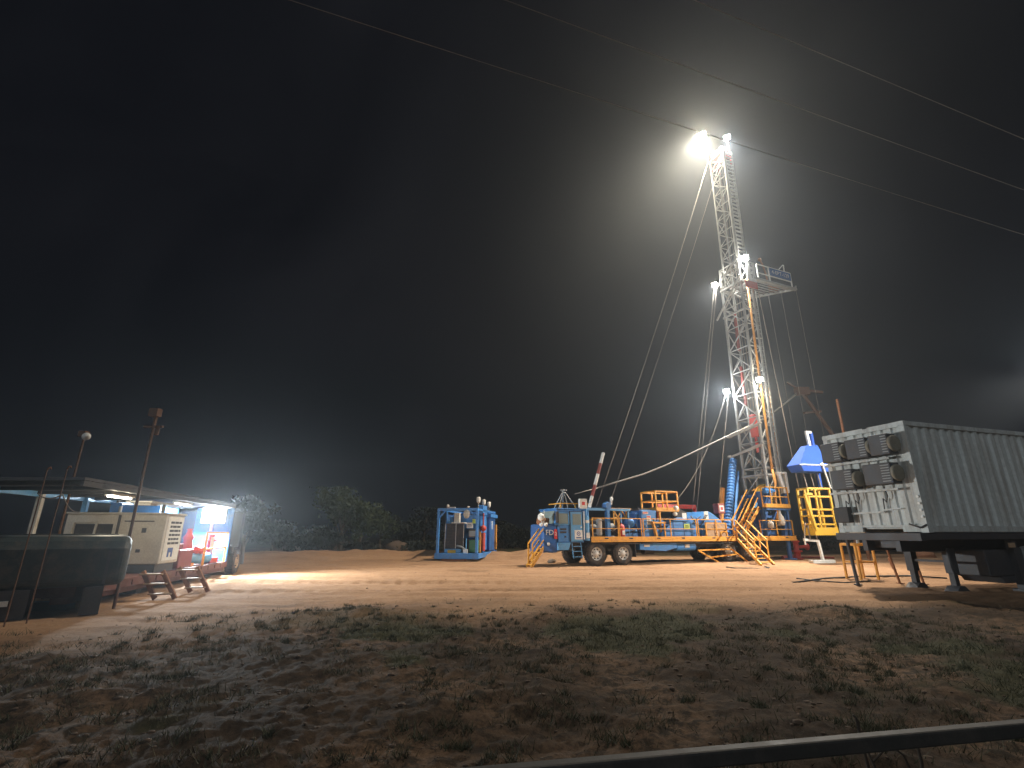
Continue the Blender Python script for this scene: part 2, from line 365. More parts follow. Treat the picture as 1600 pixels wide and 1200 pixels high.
def railing(u0,u1,v,posts,z0=1.14,h=1.04,name='handrail'):
    r=MB()
    for k in range(posts):
        u=u0+(u1-u0)*k/(posts-1); r.bar((u,v,z0),(u,v,z0+h),.045)
    r.bar((u0-.03,v,z0+h),(u1+.03,v,z0+h),.048,.045); r.bar((u0,v,z0+h*.53),(u1,v,z0+h*.53),.036,.034)
    P(name,r,'yellow')
railing(-.2,1.28,-.01,2); railing(1.36,2.68,-.01,2); railing(2.82,6.28,-.01,3); railing(6.4,8.95,-.01,3)
railing(-.2,6.0,2.48,6); railing(6.2,13.6,2.48,6); railing(11.0,13.62,-.01,3)
# --- cab
b=MB(); z0,z1=1.06,2.56
b.prism([(-2.05,.05,z0),(-.66,.05,z0),(-.66,.05,z1),(-2.12,.05,z1),(-2.22,.05,1.86),(-2.05,.05,1.80)],(0,1.75,0)); 
P('cab',b,'blue',.03)
b=MB(); b.box((-2.16,.0,2.56),(-.6,1.85,2.62)); P('cab_roof',b,'blue',.02)
b=MB(); b.box((-1.40,.0,1.12),(-.74,.05,2.46)); door=P('cab_door',b,'paleblue',.015)
b=MB(); b.box((-.86,-.03,1.72),(-.80,.0,1.78)); b.bar((-.70,-.04,1.2),(-.66,-.04,2.5),.035); P('door_handle',b,'white',parent=door)
b=MB(); b.box((-1.28,-.012,1.86),(-.82,.0,2.36)); P('door_window',b,'glass',parent=door)
b=MB(); b.box((-1.20,-.02,1.20),(-.78,.0,1.62)); b.mi=1
b.box((-1.13,-.026,1.245),(-.85,-.021,1.30)); b.lathe([(.10,0),(.10,.004),(.065,.004),(.065,0)],(-.99,-.024,1.46),(0,-1,0),16); b.box((-1.02,-.026,1.44),(-.96,-.021,1.48)); P('door_sign',b,['white','blueink'],parent=door)
b=MB(); b.box((-1.43,-.002,1.1),(-1.405,.048,2.48)); b.box((-.738,-.002,1.1),(-.715,.048,2.48)); b.box((-1.43,-.003,2.46),(-.715,.048,2.485)); P('door_seal',b,'black',parent=door)
b=MB(); b.tube((-2.05,.05,2.45),(-2.22,-.22,2.4),.018); b.tube((-2.05,.05,1.95),(-2.22,-.22,2.0),.018); b.box((-2.27,-.32,1.95),(-2.2,-.12,2.45)); P('wing_mirror',b,'black')
b=MB(); b.box((-1.95,.03,1.62),(-1.62,.05,1.70)); b.box((-1.95,.03,1.48),(-1.62,.05,1.56)); b.box((-1.72,.03,1.28),(-1.64,.05,1.36)); P('air_slot',b,'black')
b=MB(); b.prism([(-2.0,.03,1.88),(-1.52,.03,1.88),(-1.48,.03,2.36),(-2.05,.03,2.40)],(0,.015,0)); P('quarter_window',b,'glass')
b=MB(); b.prism([(-2.235,.15,1.9),(-2.235,1.7,1.9),(-2.145,1.7,2.5),(-2.145,.15,2.5)],(-.015,0,0)); P('windscreen',b,'glass')
b=MB()
for (x0,x1,y0,y1) in ((-2.06,-1.46,1.86,1.9),(-2.06,-1.46,2.38,2.42),(-1.50,-1.46,1.86,2.42)): b.box((x0,.0,y0),(x1,.05,y1))
P('window_trim',b,'paleblue')
b=MB(); b.prism([(-2.75,.25,.62),(-2.1,.1,.62),(-2.1,.1,1.92),(-2.72,.22,1.88)],(0,1.45,0)); nose=P('hood_nose',b,'deepblue',.05)
b=MB(); b.text('FD',.34,(-2.45,.145,1.5),V((1,-.2,0)).normalized(),(0,0,1)); P('lettering',b,'white',parent=nose)
b=MB(); b.prism([(-2.24,.10,1.22),(-2.10,.075,1.22),(-2.10,.075,1.66),(-2.24,.10,1.66)],(0,-.015,0)); b.mi=1; b.text('2',.22,(-2.17,.068,1.45),(1,-.2,0),(0,0,1)); P('warning_plate',b,['redink','white'],parent=nose)
b=MB(); b.lathe([(.001,.03),(.07,.03),(.08,0)],(-2.5,.19,1.0),(0,-1,0),14); P('headlight',b,'white',parent=nose)
b=MB(); b.prism([(-2.1,.0,.72),(-1.55,.0,.72),(-1.4,.0,1.06),(-2.1,.0,1.06)],(0,.5,0)); P('fender',b,'paleblue',.02)
b=MB()
for u in (-1.3,-.82): b.bar((u,.0,.35),(u,.12,1.06),.035)
for z in (.42,.66,.88): b.bar((-1.3,.02,z),(-.82,.02,z),.05,.03)
P('cab_ladder',b,'paleblue')
b=MB(); b.bar((-1.75,.3,2.62),(-1.75,.3,2.86),.05); b.bar((-1.75,.3,2.86),(-.2,.3,2.86),.05); b.bar((-.95,.3,2.62),(-.95,.3,2.86),.05); b.bar((-1.75,.3,2.86),(-1.75,1.5,2.86),.05)
P('roof_rail',b,'yellow')
b=MB(); tip=V((-1.22,.9,3.55))
for q in ((-1.75,.5,2.62),(-.75,.5,2.62),(-1.5,1.5,2.62),(-1.0,1.5,2.62),(-1.2,.55,2.62)): b.tube(q,tip,.022,n=6)
b.box((-1.36,.78,3.52),(-1.08,1.02,3.58)); P('tripod_mast',b,'steel')
b=MB(); b.box((-.86,-.02,2.62),(-.46,.12,3.08)); b.mi=1; b.box((-.74,-.035,2.78),(-.58,-.021,2.94)); P('notice_board',b,['white','redink'],.02)
b=MB(); b.lathe([(.001,.16),(.10,.13),(.17,.05),(.17,0),(.15,0)],(-2.85,.2,2.2),(-.8,-.6,.1),16); b.tube((-2.8,.22,1.85),(-2.82,.22,2.2),.02); b.tube((-2.72,.2,1.85),(-2.7,.2,2.5),.016)
b.lathe([(.001,.1),(.07,.08),(.09,0)],(-2.86,.18,1.86),(-.8,-.6,0),12); b.lathe([(.001,.1),(.07,.08),(.09,0)],(-2.68,.05,1.86),(-.8,-.6,0),12); P('spot_lamp',b,'white')
b=MB(); b.lathe([(.001,0),(.3,0),(.34,.1),(.3,.3),(.001,.34)],(-2.4,.9,1.86),(0,0,1),16); P('air_cleaner',b,'rust')
# exhaust, boards between cab and rails
b=MB(); b.tube((-.45,.15,1.14),(-.45,.15,2.3),.13,n=14); b.tube((-.45,.15,2.3),(-.45,.15,2.75),.05); b.mi=1; b.box((-.56,.005,1.95),(-.36,.02,2.08)); b.box((-.55,.005,1.25),(-.35,.02,1.5)); P('exhaust_stack',b,['paleblue','white'])
b=MB(); b.box((-.34,.3,1.14),(-.25,.9,1.62)); P('tool_box',b,'cream',.01)
# --- front rack, cross pipe and pedestal
b=MB(); b.bar((-.45,.35,2.62),(2.3,.35,2.62),.14,.12); b.bar((-.2,.35,1.14),(-.2,.35,2.6),.07); b.bar((2.2,.35,1.14),(2.2,.35,2.6),.07); b.bar((1.85,.5,1.14),(1.85,.5,2.55),.06); P('mast_rest',b,'paleblue')
b=MB(); b.prism([(.78,.2,1.14),(1.02,.2,1.14),(.98,.2,2.5),(1.1,.2,2.85),(.92,.2,3.0),(.75,.2,2.85),(.82,.2,2.5)],(0,.2,0)); b.tube((.9,.15,2.8),(.9,.5,2.8),.16,n=12); P('winch_post',b,'blue',.01)
b=MB(); b.lathe([(.001,0),(.12,0),(.14,.1),(.14,.75),(.12,.82),(.001,.84)],(.42,.35,1.35),(0,0,1),16); b.lathe([(.001,0),(.2,0),(.2,.3),(.001,.3)],(.55,1.0,1.6),(0,0,1),14); P('filter_canister',b,'cream')
b=MB(); b.tube((.9,.5,1.85),(.9,1.6,1.85),.28,n=18); b.tube((.3,.7,1.2),(1.5,.7,1.2),.16,n=12); b.box((.0,.8,1.14),(1.3,1.9,1.75)); b.box((1.5,.9,1.14),(2.1,1.7,1.8))
for k in range(9): b.tube((.05+k*.15,.78,1.2+.1*(k%3)),(.05+k*.15,.6,1.7),.03,n=6)
P('gearbox',b,'dark',.02)
b=MB(); b.tube((1.1,.55,1.75),(1.35,.55,1.75),.2,n=16); b.cut(); b.box((.2,.55,1.2),(.6,.75,1.5)); P('hydraulic_pump',b,'grey',.02)
b=MB(); b.lathe([(.001,0),(.15,0),(.17,.05),(.17,.62),(.1,.72),(.04,.74),(.04,.8)],(1.62,.2,1.16),(0,0,1),16); b.mi=1; b.box((1.55,.02,1.4),(1.70,.035,1.6)); P('fire_extinguisher',b,['red','white'])
b=MB(); b.lathe([(.001,-.26),(.16,-.22),(.25,-.1),(.27,0),(.25,.1),(.16,.22),(.001,.26)],(2.35,.5,1.98),(0,0,1),18); b.tube((2.35,.5,1.14),(2.35,.5,1.75),.07); b.box((1.9,.35,1.14),(2.7,.8,1.5)); b.tube((1.9,.4,1.6),(2.7,.4,1.6),.08); P('air_receiver',b,'blue',.01)
b=MB(); b.bar((1.7,1.2,2.7),(3.0,1.2,2.7),.1); b.bar((1.9,1.2,2.25),(2.7,1.2,2.25),.08)
for k in range(4): b.bar((1.9+k*.25,1.2,2.25 if k%2 else 2.68),(2.15+k*.25,1.2,2.68 if k%2 else 2.25),.05)
b.bar((1.9,1.2,1.14),(1.9,1.2,2.7),.06); b.bar((2.7,1.2,1.14),(2.7,1.2,2.7),.06); P('crown_saddle',b,'yellow')
# --- engine enclosure and draw works
b=MB(); b.prism([(2.92,.28,1.2),(3.75,.28,1.2),(3.95,.28,2.62),(2.98,.28,2.62)],(0,1.6,0)); b.box((2.75,.5,1.3),(2.92,1.7,2.5)); eng=P('engine_housing',b,'blue',.04)
b=MB(); b.box((3.28,.262,1.9),(3.56,.278,2.35)); b.mi=1; b.box((3.31,.255,2.25),(3.53,.261,2.32)); b.mi=2
for z in (2.16,2.08,2.0): b.box((3.33,.255,z-.012),(3.51,.261,z+.012))
P('warning_label',b,['white','redink','ink'],parent=eng)
b=MB(); b.box((3.05,.262,2.42),(3.4,.278,2.55)); b.mi=1; b.box((3.08,.256,2.46),(3.37,.261,2.51)); P('name_label',b,['cream','redink'],parent=eng)
b=MB(); b.box((3.0,.5,2.62),(3.8,1.6,2.70)); b.tube((3.4,1.1,2.66),(3.4,1.1,2.82),.07); P('air_intake',b,'dark',.01)
b=MB(); b.tube((4.2,.35,1.75),(4.2,1.7,1.75),.42,n=20); b.box((3.8,.4,1.2),(4.6,1.6,1.45)); P('transmission',b,'blue',.02)
b=MB(); b.bar((3.75,.15,1.2),(3.55,.15,2.05),.16,.1); b.bar((3.55,.15,2.0),(4.35,.15,2.0),.14,.08); b.bar((4.3,.15,1.2),(4.3,.15,2.0),.05); P('guard_frame',b,'yellow')
def crate(lo,hi,name,mat,th=.07):
    x0,y0,z0=lo; x1,y1,z1=hi; r=MB()
    for z in (z0,z1,(z0+z1)/2):
        r.bar((x0,y0,z),(x1,y0,z),th*(1 if z!=(z0+z1)/2 else .8)); r.bar((x0,y1,z),(x1,y1,z),th); r.bar((x0,y0,z),(x0,y1,z),th); r.bar((x1,y0,z),(x1,y1,z),th)
    for x in (x0,x1,(x0+x1)/2):
        for y in (y0,y1): r.bar((x,y,z0),(x,y,z1),th)
    r.box((x0,y0-.01,z0-.02),(x1,y1,z0+.16))
    return r
b=crate((4.0,.3,2.62),(5.45,1.5,3.62),'',''); b.bar((4.2,.35,1.14),(4.2,.35,2.6),.09); b.bar((4.3,1.4,1.14),(4.3,1.4,2.6),.09); P('lookout_basket',b,'yellow')
b=MB(); b.prism([(4.15,.2,1.2),(6.25,.2,1.2),(6.25,.2,2.0),(5.55,.2,2.28),(5.15,.2,2.26),(4.15,.2,1.5)],(0,1.9,0)); dw=P('drawworks_cover',b,'blue',.03)
b=MB(); 
for z in (1.36,1.62,1.88): b.box((4.4,.185,z),(6.2,.2,z+.03))
for u in (4.9,5.6): b.box((u,.18,1.22),(u+.04,.198,2.1))
P('cover_seam',b,'deepblue',parent=dw)
b=MB(); b.box((5.62,.17,1.68),(6.0,.184,1.95)); b.mi=1; b.box((5.68,.16,1.77),(5.94,.169,1.81)); b.box((5.68,.16,1.85),(5.90,.169,1.88)); P('caution_label',b,['lime','ink'],parent=dw)
b=MB(); b.tube((6.4,.5,1.75),(6.4,2.0,1.75),.5,n=24); b.tube((6.4,.4,1.75),(6.4,.5,1.75),.62,n=24); P('cable_drum',b,'blue',.01)
b=MB(); b.prism([(5.35,.4,2.1),(6.1,.4,2.05),(6.1,.4,2.55),(5.5,.4,2.8)],(0,.5,0)); b.mi=1; b.box((5.75,.38,2.2),(6.05,.395,2.52)); P('control_box',b,['black','white'],.01)
b=MB(); b.lathe([(.001,.15),(.12,.12),(.15,0),(.1,-.1),(.001,-.1)],(5.3,.35,2.75),(0,-1,.2),14); b.cut(); b.lathe([(.001,.15),(.1,.12),(.12,0),(.001,-.05)],(5.2,.35,2.45),(0,-1,.2),14); P('work_lamp',b,'white')
b=MB(); b.prism([(6.95,.3,1.2),(8.75,.3,1.2),(8.75,.3,1.7),(8.35,.3,2.2),(7.8,.3,2.55),(7.55,.3,2.65),(7.0,.3,2.2)],(0,1.8,0)); h2=P('brake_housing',b,'blue',.05)
b=MB(); b.box((7.2,.28,2.2),(7.5,.298,2.62)); b.mi=1; b.box((7.25,.27,2.4),(7.45,.279,2.44)); P('notice_label',b,['white','ink'],parent=h2)
b=MB(); b.box((7.9,.27,2.02),(8.1,.299,2.1)); b.cut(); b.box((8.4,.27,1.75),(8.7,.299,1.95)); P('reflector',b,'white',parent=h2)
b=MB(); b.box((7.05,.06,1.3),(8.4,.1,1.95)); b.mi=1
for q in (((7.0,.05,1.2),(7.0,.05,2.0)),((7.0,.05,2.0),(8.45,.05,2.0)),((8.45,.05,2.0),(8.45,.05,1.2)),((7.4,.05,1.28),(8.1,.05,1.28)),((8.0,.05,1.28),(8.0,.05,1.55)),((8.0,.05,1.55),(8.45,.05,1.55)),((6.6,.05,1.3),(7.0,.05,1.3))): b.bar(*q,.07)
P('equipment_guard',b,['tan','yellow'])
# under the deck
b=MB(); b.prism([(2.6,.1,.98),(4.95,.1,.98),(4.95,.1,.75),(4.2,.1,.6),(2.6,.1,.68)],(0,.6,0)); b.mi=1; b.box((2.85,.08,.82),(3.2,.095,.93)); b.mi=2; b.box((3.4,.08,.86),(4.1,.095,.92)); P('fuel_tank',b,['blue','cream','paleblue'],.02)
b=MB(); b.tube((5.05,.4,.8),(6.3,.4,.8),.22,n=18); b.tube((6.3,.4,.8),(6.4,.4,.8),.22,.12,n=18); b.mi=1; b.box((5.55,.16,.75),(5.85,.18,.92)); P('air_tank',b,['blue','cream'])
b=MB(); b.box((2.6,1.0,.5),(6.3,1.6,.8)); b.tube((3.3,.8,.62),(3.9,.8,.62),.2); b.tube((-1,.9,.62),(1,.9,.62),.08); P('drive_line',b,'dark')
# folded yellow step frames on the side
b=MB()
sp=lambda px,py,v: local(rig,at(px,py,rig.matrix_world.translation.y if False else 24.6+.396*((23.525*((px-800)/760)-4.07)/(.918-.3787*((px-800)/760)))-.3))
for a,c in (((1091,860),(1125,880)),((1091,860),(1143,858)),((1108,871),(1150,866)),((1143,858),(1171,880))):
    b.bar(sp(*a,0),sp(*c,0),.07)
P('folded_steps',b,'yellow')
# front access stair
b=MB(); 
l0=V((-3.5,.0,.02)); l1=V((-2.68,.3,.86))
for dv in (0,.45):
    o=V((0,dv,0)); b.bar(l0+o,l1+o,.05,.15)
    b.bar(l0+o+V((.08,0,.05)),l0+o+V((.08,0,1.0)),.05); b.bar(l0+o+V((.08,0,1.0)),l1+o+V((.05,0,.9)),.05); b.bar(l0+o+V((.08,0,.42)),l1+o+V((.05,0,.4)),.045)
for k in range(5): p=l0.lerp(l1,(k+.5)/5); b.box((p.x-.09,p.y,p.z),(p.x+.09,p.y+.45,p.z+.03))
P('front_stair',b,'yellow')
# main access stair from the deck to the ground
b=MB(); TL=V((9.1,-.03,1.16)); TR=V((10.3,-.03,1.16)); BL=local(rig,gnd(1190,884)); BR=local(rig,gnd(1214,883))
BR=BL+(TR-TL)*.72
TR=TL+(BR-BL)
b.bar(TL,BL,.06,.16); b.bar(TR,BR,.06,.16)
for k in range(7):
    t=(k+.6)/7.4; p=TL.lerp(BL,t); q=TR.lerp(BR,t); b.bar(p,q,.2,.03)
for a_,c_ in ((TL,BL),(TR,BR)):
    top=a_+V((0,0,1.0)); mid=c_.lerp(a_,.18)+V((0,0,.95)); b.bar(top,mid,.05); b.bar(a_+V((0,0,.5)),c_.lerp(a_,.18)+V((0,0,.5)),.045)
    b.bar(c_.lerp(a_,.18),mid,.05); b.bar(a_,top,.05); b.bar(a_.lerp(c_,.5),a_.lerp(c_,.5)+V((0,0,1)),.045)
P('main_stair',b,'yellow')
# upper stair and operator platform
b=MB(); UL=V((9.75,.25,1.16)); UT=V((11.45,.25,2.92))
for dv in (0,.7):
    o=V((0,dv,0)); b.bar(UL+o,UT+o,.06,.16)
    b.bar(UL+o+V((.15,0,1.0)),UT+o+V((0,0,1.05)),.055); b.bar(UL+o+V((.15,0,.5)),UT+o+V((0,0,.55)),.045); b.bar(UL+o+V((.15,0,.1)),UL+o+V((.15,0,1)),.055)
for k in range(8): p=UL.lerp(UT,(k+.5)/8); b.box((p.x-.12,p.y,p.z),(p.x+.12,p.y+.7,p.z+.03))
P('upper_stair',b,'yellow')
b=MB(); b.box((11.4,.0,2.84),(13.7,1.9,2.92)); b.mi=1; b.box((11.4,-.03,2.92),(13.7,0,3.14)); b.box((13.7,-.03,2.92),(13.74,1.9,3.14)); b.mi=2; b.box((11.4,-.02,2.78),(13.72,.02,2.838)); plat=P('operator_platform',b,['dark','yellow','deepblue'])
b=MB()
for u in (11.45,12.2,12.95,13.66): b.bar((u,-.01,2.92),(u,-.01,4.1),.055)
for z in (4.1,3.55): b.bar((11.45,-.01,z),(13.68,-.01,z),.055); b.bar((13.68,-.01,z),(13.68,1.9,z),.055)
b.bar((13.68,1.9,2.92),(13.68,1.9,4.1),.055); b.bar((11.45,-.01,4.1),(11.0,.2,3.85),.055)
P('platform_rail',b,'yellow',parent=plat)
b=MB(); b.lathe([(.62,-.25),(.62,.25)],(12.95,.9,3.75),(0,1,0),24); b.lathe([(.001,-.26),(.62,-.26)],(12.95,.9,3.75),(0,1,0),24); b.mi=1
for k in range(5): z=3.2+k*.22; x=math.sqrt(max(.01,.62**2-(z-3.75)**2)); b.bar((12.95-x,.63,z-.05),(12.95+x,.63,z+.06),.02,.06)
P('spool_guard',b,['lemon','black'],parent=plat)
b=MB(); b.box((12.3,.5,2.92),(12.9,1.1,3.9)); P('control_console',b,'deepblue',.02,parent=plat)
b=MB()
for u,v in ((11.6,.1),(13.5,.1),(11.6,1.8),(13.5,1.8)): b.bar((u,v,1.14),(u,v,2.84),.12)
b.bar((11.6,.1,1.3),(12.6,.1,2.7),.08); b.box((12.4,.6,1.14),(12.9,1.4,2.84)); P('platform_support',b,'deepblue')
b=MB(); b.lathe([(.001,0),(.22,.02),(.26,.2),(.2,.5),(.08,.7),(.08,.9)],(12.9,.15,1.9),(0,0,1),14); b.cut(); b.lathe([(.001,0),(.16,.02),(.17,.3),(.001,.45)],(11.75,-.1,1.75),(0,0,1),14); P('hanging_block',b,'cream')
# rear jacks
b=MB()
for u,v in ((13.3,.2),(13.3,2.3),(10.9,.2)): b.tube((u,v,.1),(u,v,1.06),.12); b.lathe([(.001,0),(.35,0),(.35,.08),(.001,.1)],(u,v,0.0),(0,0,1),16); b.cut()
P('levelling_jack',b,'deepblue')
# --- red pipe rack beam behind the deck
b=MB(); b.bar((6.0,2.7,3.0),(8.9,2.7,3.0),.22,.22); b.bar((7.4,2.7,2.35),(8.9,2.7,2.35),.5,.45); b.bar((8.85,2.7,1.14),(8.85,2.7,3.0),.14); b.bar((6.1,2.7,1.1),(6.1,2.7,3.0),.14); b.bar((7.5,2.6,1.1),(7.5,2.6,2.2),.12); P('pipe_rack_beam',b,'red',.01)
b=MB(); b.box((8.62,.6,2.55),(9.1,1.0,3.1)); b.mi=1; b.box((8.70,.58,2.66),(9.02,.599,2.99)); b.mi=2; b.box((8.78,.565,2.74),(8.94,.579,2.91)); b.mi=0; b.bar((8.86,.8,1.14),(8.86,.8,2.55),.08); P('alarm_box',b,['darkred','white','redink'],.01)
# --- mast
MU,MV,MZ=13.2,1.3,4.3
MB0=3.75; LEAN=.72/25.5
def mp(a,c,z): return V((MU+a+LEAN*(z-MZ),MV+c,z))
def truss(z0,z1,a,c,leg,brace,bays,name,mat,faces='fnsr',dbl=False):
    t=MB(); cs=[(-a,-c),(a,-c),(a,c),(-a,c)]
    for (x,y) in cs: t.bar(mp(x,y,z0),mp(x,y,z1),leg)
    h=(z1-z0)/bays
    pairs={'n':(0,1),'r':(1,2),'s':(2,3),'f':(3,0)}
    for fcode in faces:
        i,j=pairs[fcode]
        for k in range(bays):
            za,zb=z0+k*h,z0+(k+1)*h
            p0,p1=cs[i],cs[j]
            if k%2: p0,p1=p1,p0
            t.bar(mp(*p0,za),mp(*p1,zb),brace); t.bar(mp(*cs[i],zb),mp(*cs[j],zb),brace*.9)
            if dbl and k%2: t.bar(mp(*p1,za),mp((p0[0]+p1[0])/2,(p0[1]+p1[1])/2,za+h/2),brace*.8)
    return P(name,t,mat)
truss(MB0,19.9,.54,.82,.13,.062,10,'lower_mast','mastwhite',dbl=True)
truss(18.4,29.6,.40,.64,.095,.05,10,'upper_mast','mastwhite','fs')
# crown
b=MB()
for (x,y) in ((-.4,-.62),(.4,-.62),(.4,.62),(-.4,.62)): b.bar(mp(x,y,28.6),mp(x,y,29.6),.11)
b.bar(mp(-.4,-.62,29.6),mp(-.4,.62,29.6),.14); b.bar(mp(.4,-.62,29.6),mp(.4,.62,29.6),.14); b.bar(mp(-.4,-.62,28.6),mp(-.4,.62,29.5),.09); b.bar(mp(-.4,.62,28.6),mp(-.4,-.62,29.5),.09)
b.box(tuple(mp(-.4,-.62,29.55)),tuple(mp(.4,.62,29.7)));
for y in (-.4,0,.4): b.tube(mp(-.1,y-.06,29.9),mp(-.1,y+.06,29.9),.38,n=18)
b.bar(mp(.3,-.6,29.6),mp(.3,-.6,30.9),.06)
P('crown_block',b,'red')
# ladder on the near side
b=MB()
for x in (-.32,.40): b.bar(mp(x,-.73,19.9),mp(x,-.73,29.7),.07)
for k in range(29): z=20.1+k*.33; b.bar(mp(-.32,-.73,z),mp(.40,-.73,z),.09,.09)
P('upper_ladder',b,'mastwhite')
b=MB()
for x in (.24,.60): b.bar(mp(x,-.98,5.0),mp(x,-.98,17.6),.055)
for k in range(38): z=5.2+k*.305; b.bar(mp(.24,-.98,z),mp(.60,-.98,z),.035)
for k in range(6): z=6+k*2; b.bar(mp(.24,-.98,z),mp(.24,-.82,z),.04); b.bar(mp(-.1,-.88,z),mp(.60,-.98,z+.02),.05)
P('lower_ladder',b,'mastwhite')
# standpipe, hanging tong lines, travelling block and drill line
b=MB(); b.path([mp(-.08,-.93,z) for z in (5.2,8,11,14,18.4)],.075,n=8); b.path([mp(-.08,-.93,5.2),mp(-.15,-1.1,4.4),mp(-.45,-1.15,3.6),mp(-.5,-1.15,2.2)],.085,n=8); P('stand_pipe',b,'orangepipe')
b=MB(); b.path([mp(.70,-.85,z) for z in (6.0,8,10.6)],.07,n=8); P('kelly_hose',b,'orangepipe')
b=MB()
for y in (-.35,-.12,.12,.35): b.tube(mp(.0,y,8.6),mp(-.05,y,29.6),.02,n=5)
P('drilling_line',b,'wire')
b=MB(); b.prism([mp(-.15,-.22,7.4),mp(-.15,.22,7.4),mp(-.15,.28,8.0),mp(-.15,.2,8.9),mp(-.15,-.2,8.9),mp(-.15,-.28,8.0)],(.3,0,0)); b.tube(mp(0,0,6.4),mp(0,0,7.4),.1); P('travelling_block',b,'red',.02)
b=MB()
for z in (9.5,13.5): b.bar(mp(-.2,.3,z),mp(-.2,.3,z+2.8),.14); b.cut()
P('counterweight',b,'darkred')
# name panel, with red band, above the mast joint
b=MB(); b.prism([mp(-.1,-1.10,17.9),mp(.68,-1.10,17.9),mp(.68,-1.10,19.8),mp(-.1,-1.10,19.8)],(0,.04,0)); b.mi=1
b.prism([mp(-.42,-1.12,17.7),mp(.70,-1.12,17.7),mp(.70,-1.12,18.2),mp(-.42,-1.12,18.2)],(0,.05,0)); b.mi=2
for i,ch in enumerate('EPT'): b.text(ch,.40,mp(.3,-1.115,19.5-i*.45),(1,0,0),(0,0,1))
P('name_panel',b,['white','red','ink'])
# joint collars, platforms and brackets
b=MB()
for z in (18.2,16.1,4.9):
    for (p,q) in (((-.6,-.92),(.6,-.92)),((.6,-.92),(.6,.92)),((.6,.92),(-.6,.92)),((-.6,.92),(-.6,-.92))): b.bar(mp(*p,z),mp(*q,z),.13,.11)
    b.cut()
b.bar(mp(-.75,1.4,16.1),mp(-.75,-1.0,18.6),.1); b.cut(); b.bar(mp(-.75,1.3,18.4),mp(-.75,-1.0,20.0),.1); P('locking_collar',b,'mastwhite')
b=MB()
for z,w in ((7.6,.5),(6.3,.45)):
    b.bar(mp(-.7,1.5,z),mp(-.7,-1.1,z+.5),.09); b.bar(mp(-1.0,1.3,z-.1),mp(-.6,-.9,z+.4),.07); b.bar(mp(-1.0,1.5,z),mp(-.6,1.4,z),.12); b.cut()
P('cable_tray',b,'cream')
# base frame under the mast
b=MB()
for c in (-1.0,1.0):
    b.bar(mp(-.62,c,MB0),V((11.1,MV+c,1.14)),.2); b.bar(mp(.62,c,MB0),V((13.2,MV+c,1.14)),.24); b.bar(V((11.8,MV+c,2.4)),V((13.0,MV+c,2.4)),.14)
b.bar(mp(.6,-1,MB0-.1),mp(.6,1,MB0-.1),.22); b.bar(mp(-.6,-1,MB0-.1),mp(-.6,1,MB0-.1),.22); P('mast_base',b,'deepblue',.01)
b=MB(); b.bar(mp(.1,-1.1,5.0),mp(.75,-1.12,5.0),.28,.12); b.bar(mp(.15,-1.12,5.0),mp(.4,-1.15,3.8),.2); b.bar(mp(.7,-1.12,5.0),mp(.72,-1.12,3.8),.2); P('mast_shoe',b,'white',.01)
b=MB(); b.box((12.0,.05,3.75),(12.5,.35,4.05)); b.tube((11.9,.1,3.9),(12.7,.1,3.9),.1); P('swivel_joint',b,'blue',.01)
# raising ram (blue, ribbed) and yellow support ram
b=MB(); pA=V((9.9,1.5,1.2)); pB=mp(-.62,1.45,6.1)
b.tube(pA,pB,.2,n=14)
for k in range(26): t=(k+.5)/26; p=pA.lerp(pB,t); d=(pB-pA).normalized(); b.tube(p-d*.04,p+d*.04,.245,n=12)
b.bar(pA+V((.25,-.3,0)),pB+V((.1,-.2,-.8)),.12); P('raising_ram',b,'blue')
b=MB(); b.tube((9.35,1.2,2.2),(9.75,1.2,4.05),.13,n=14); b.tube((9.3,1.2,1.2),(9.35,1.2,2.2),.07); P('support_ram',b,'orangepipe')
b=MB(); b.tube((10.2,.8,1.3),(11.5,.6,2.6),.07); b.cut(); b.tube((10.6,.9,1.3),(11.7,.6,3.2),.06); P('hydraulic_line',b,'paleblue')
# --- monkey board
b=MB(); BZ=18.55
def bp_(u,v,z=0): return V((u,v+.25,BZ+z))
b.bar(bp_(14.1,0),bp_(18.35,0),.2,.16); b.bar(bp_(14.3,2.5),bp_(16.3,2.5),.16,.14); b.bar(bp_(16.3,2.5),bp_(18.2,.1),.12); b.bar(bp_(14.2,0),bp_(14.3,2.5),.14)
for k in range(9): v=.28+k*.26; b.bar(bp_(14.35,v),bp_(17.9-max(0,v-.3)*.78,v),.1,.06)
b.bar(bp_(14.3,1.0,-.1),mp(.6,-.6,17.2),.1); b.bar(bp_(18.3,0),bp_(18.4,0,.3),.1)
board=P('monkey_board',b,'mastwhite',.005)
b=MB()
for u in (14.6,15.75,18.0): b.bar(bp_(u,0,.05),bp_(u,0,1.25),.07)
for z in (1.25,.55): b.bar(bp_(14.6,0,z),bp_(18.0,0,z),.06)
b.bar(bp_(17.7,.2,1.25),bp_(17.75,.2,2.0),.06); b.bar(bp_(17.7,.2,2.0),bp_(16.9,.2,1.25),.05)
P('board_rail',b,'white',parent=board)
b=MB(); b.prism([bp_(15.8,-.05,.6),bp_(17.97,-.05,.6),bp_(17.97,-.05,1.2),bp_(15.8,-.05,1.2)],(0,.03,0)); b.mi=1
b.text('4-EPT-129',.42,bp_(16.88,-.06,.9),(1,0,0),(0,0,1)); P('name_board',b,['deepblue','white'],parent=board)
b=MB(); b.path([bp_(16.6,.8,.1),bp_(16.5,.8,1.3),bp_(16.3,.8,2.1),bp_(16.1,.8,2.4)],.07); b.lathe([(.001,.1),(.12,.08),(.12,-.08),(.001,-.1)],bp_(16.1,.8,2.4),(0,1,0),12); b.box(tuple(bp_(16.8,.6,.05)),tuple(bp_(17.4,1.0,.4))); P('belay_arm',b,'rust',parent=board)
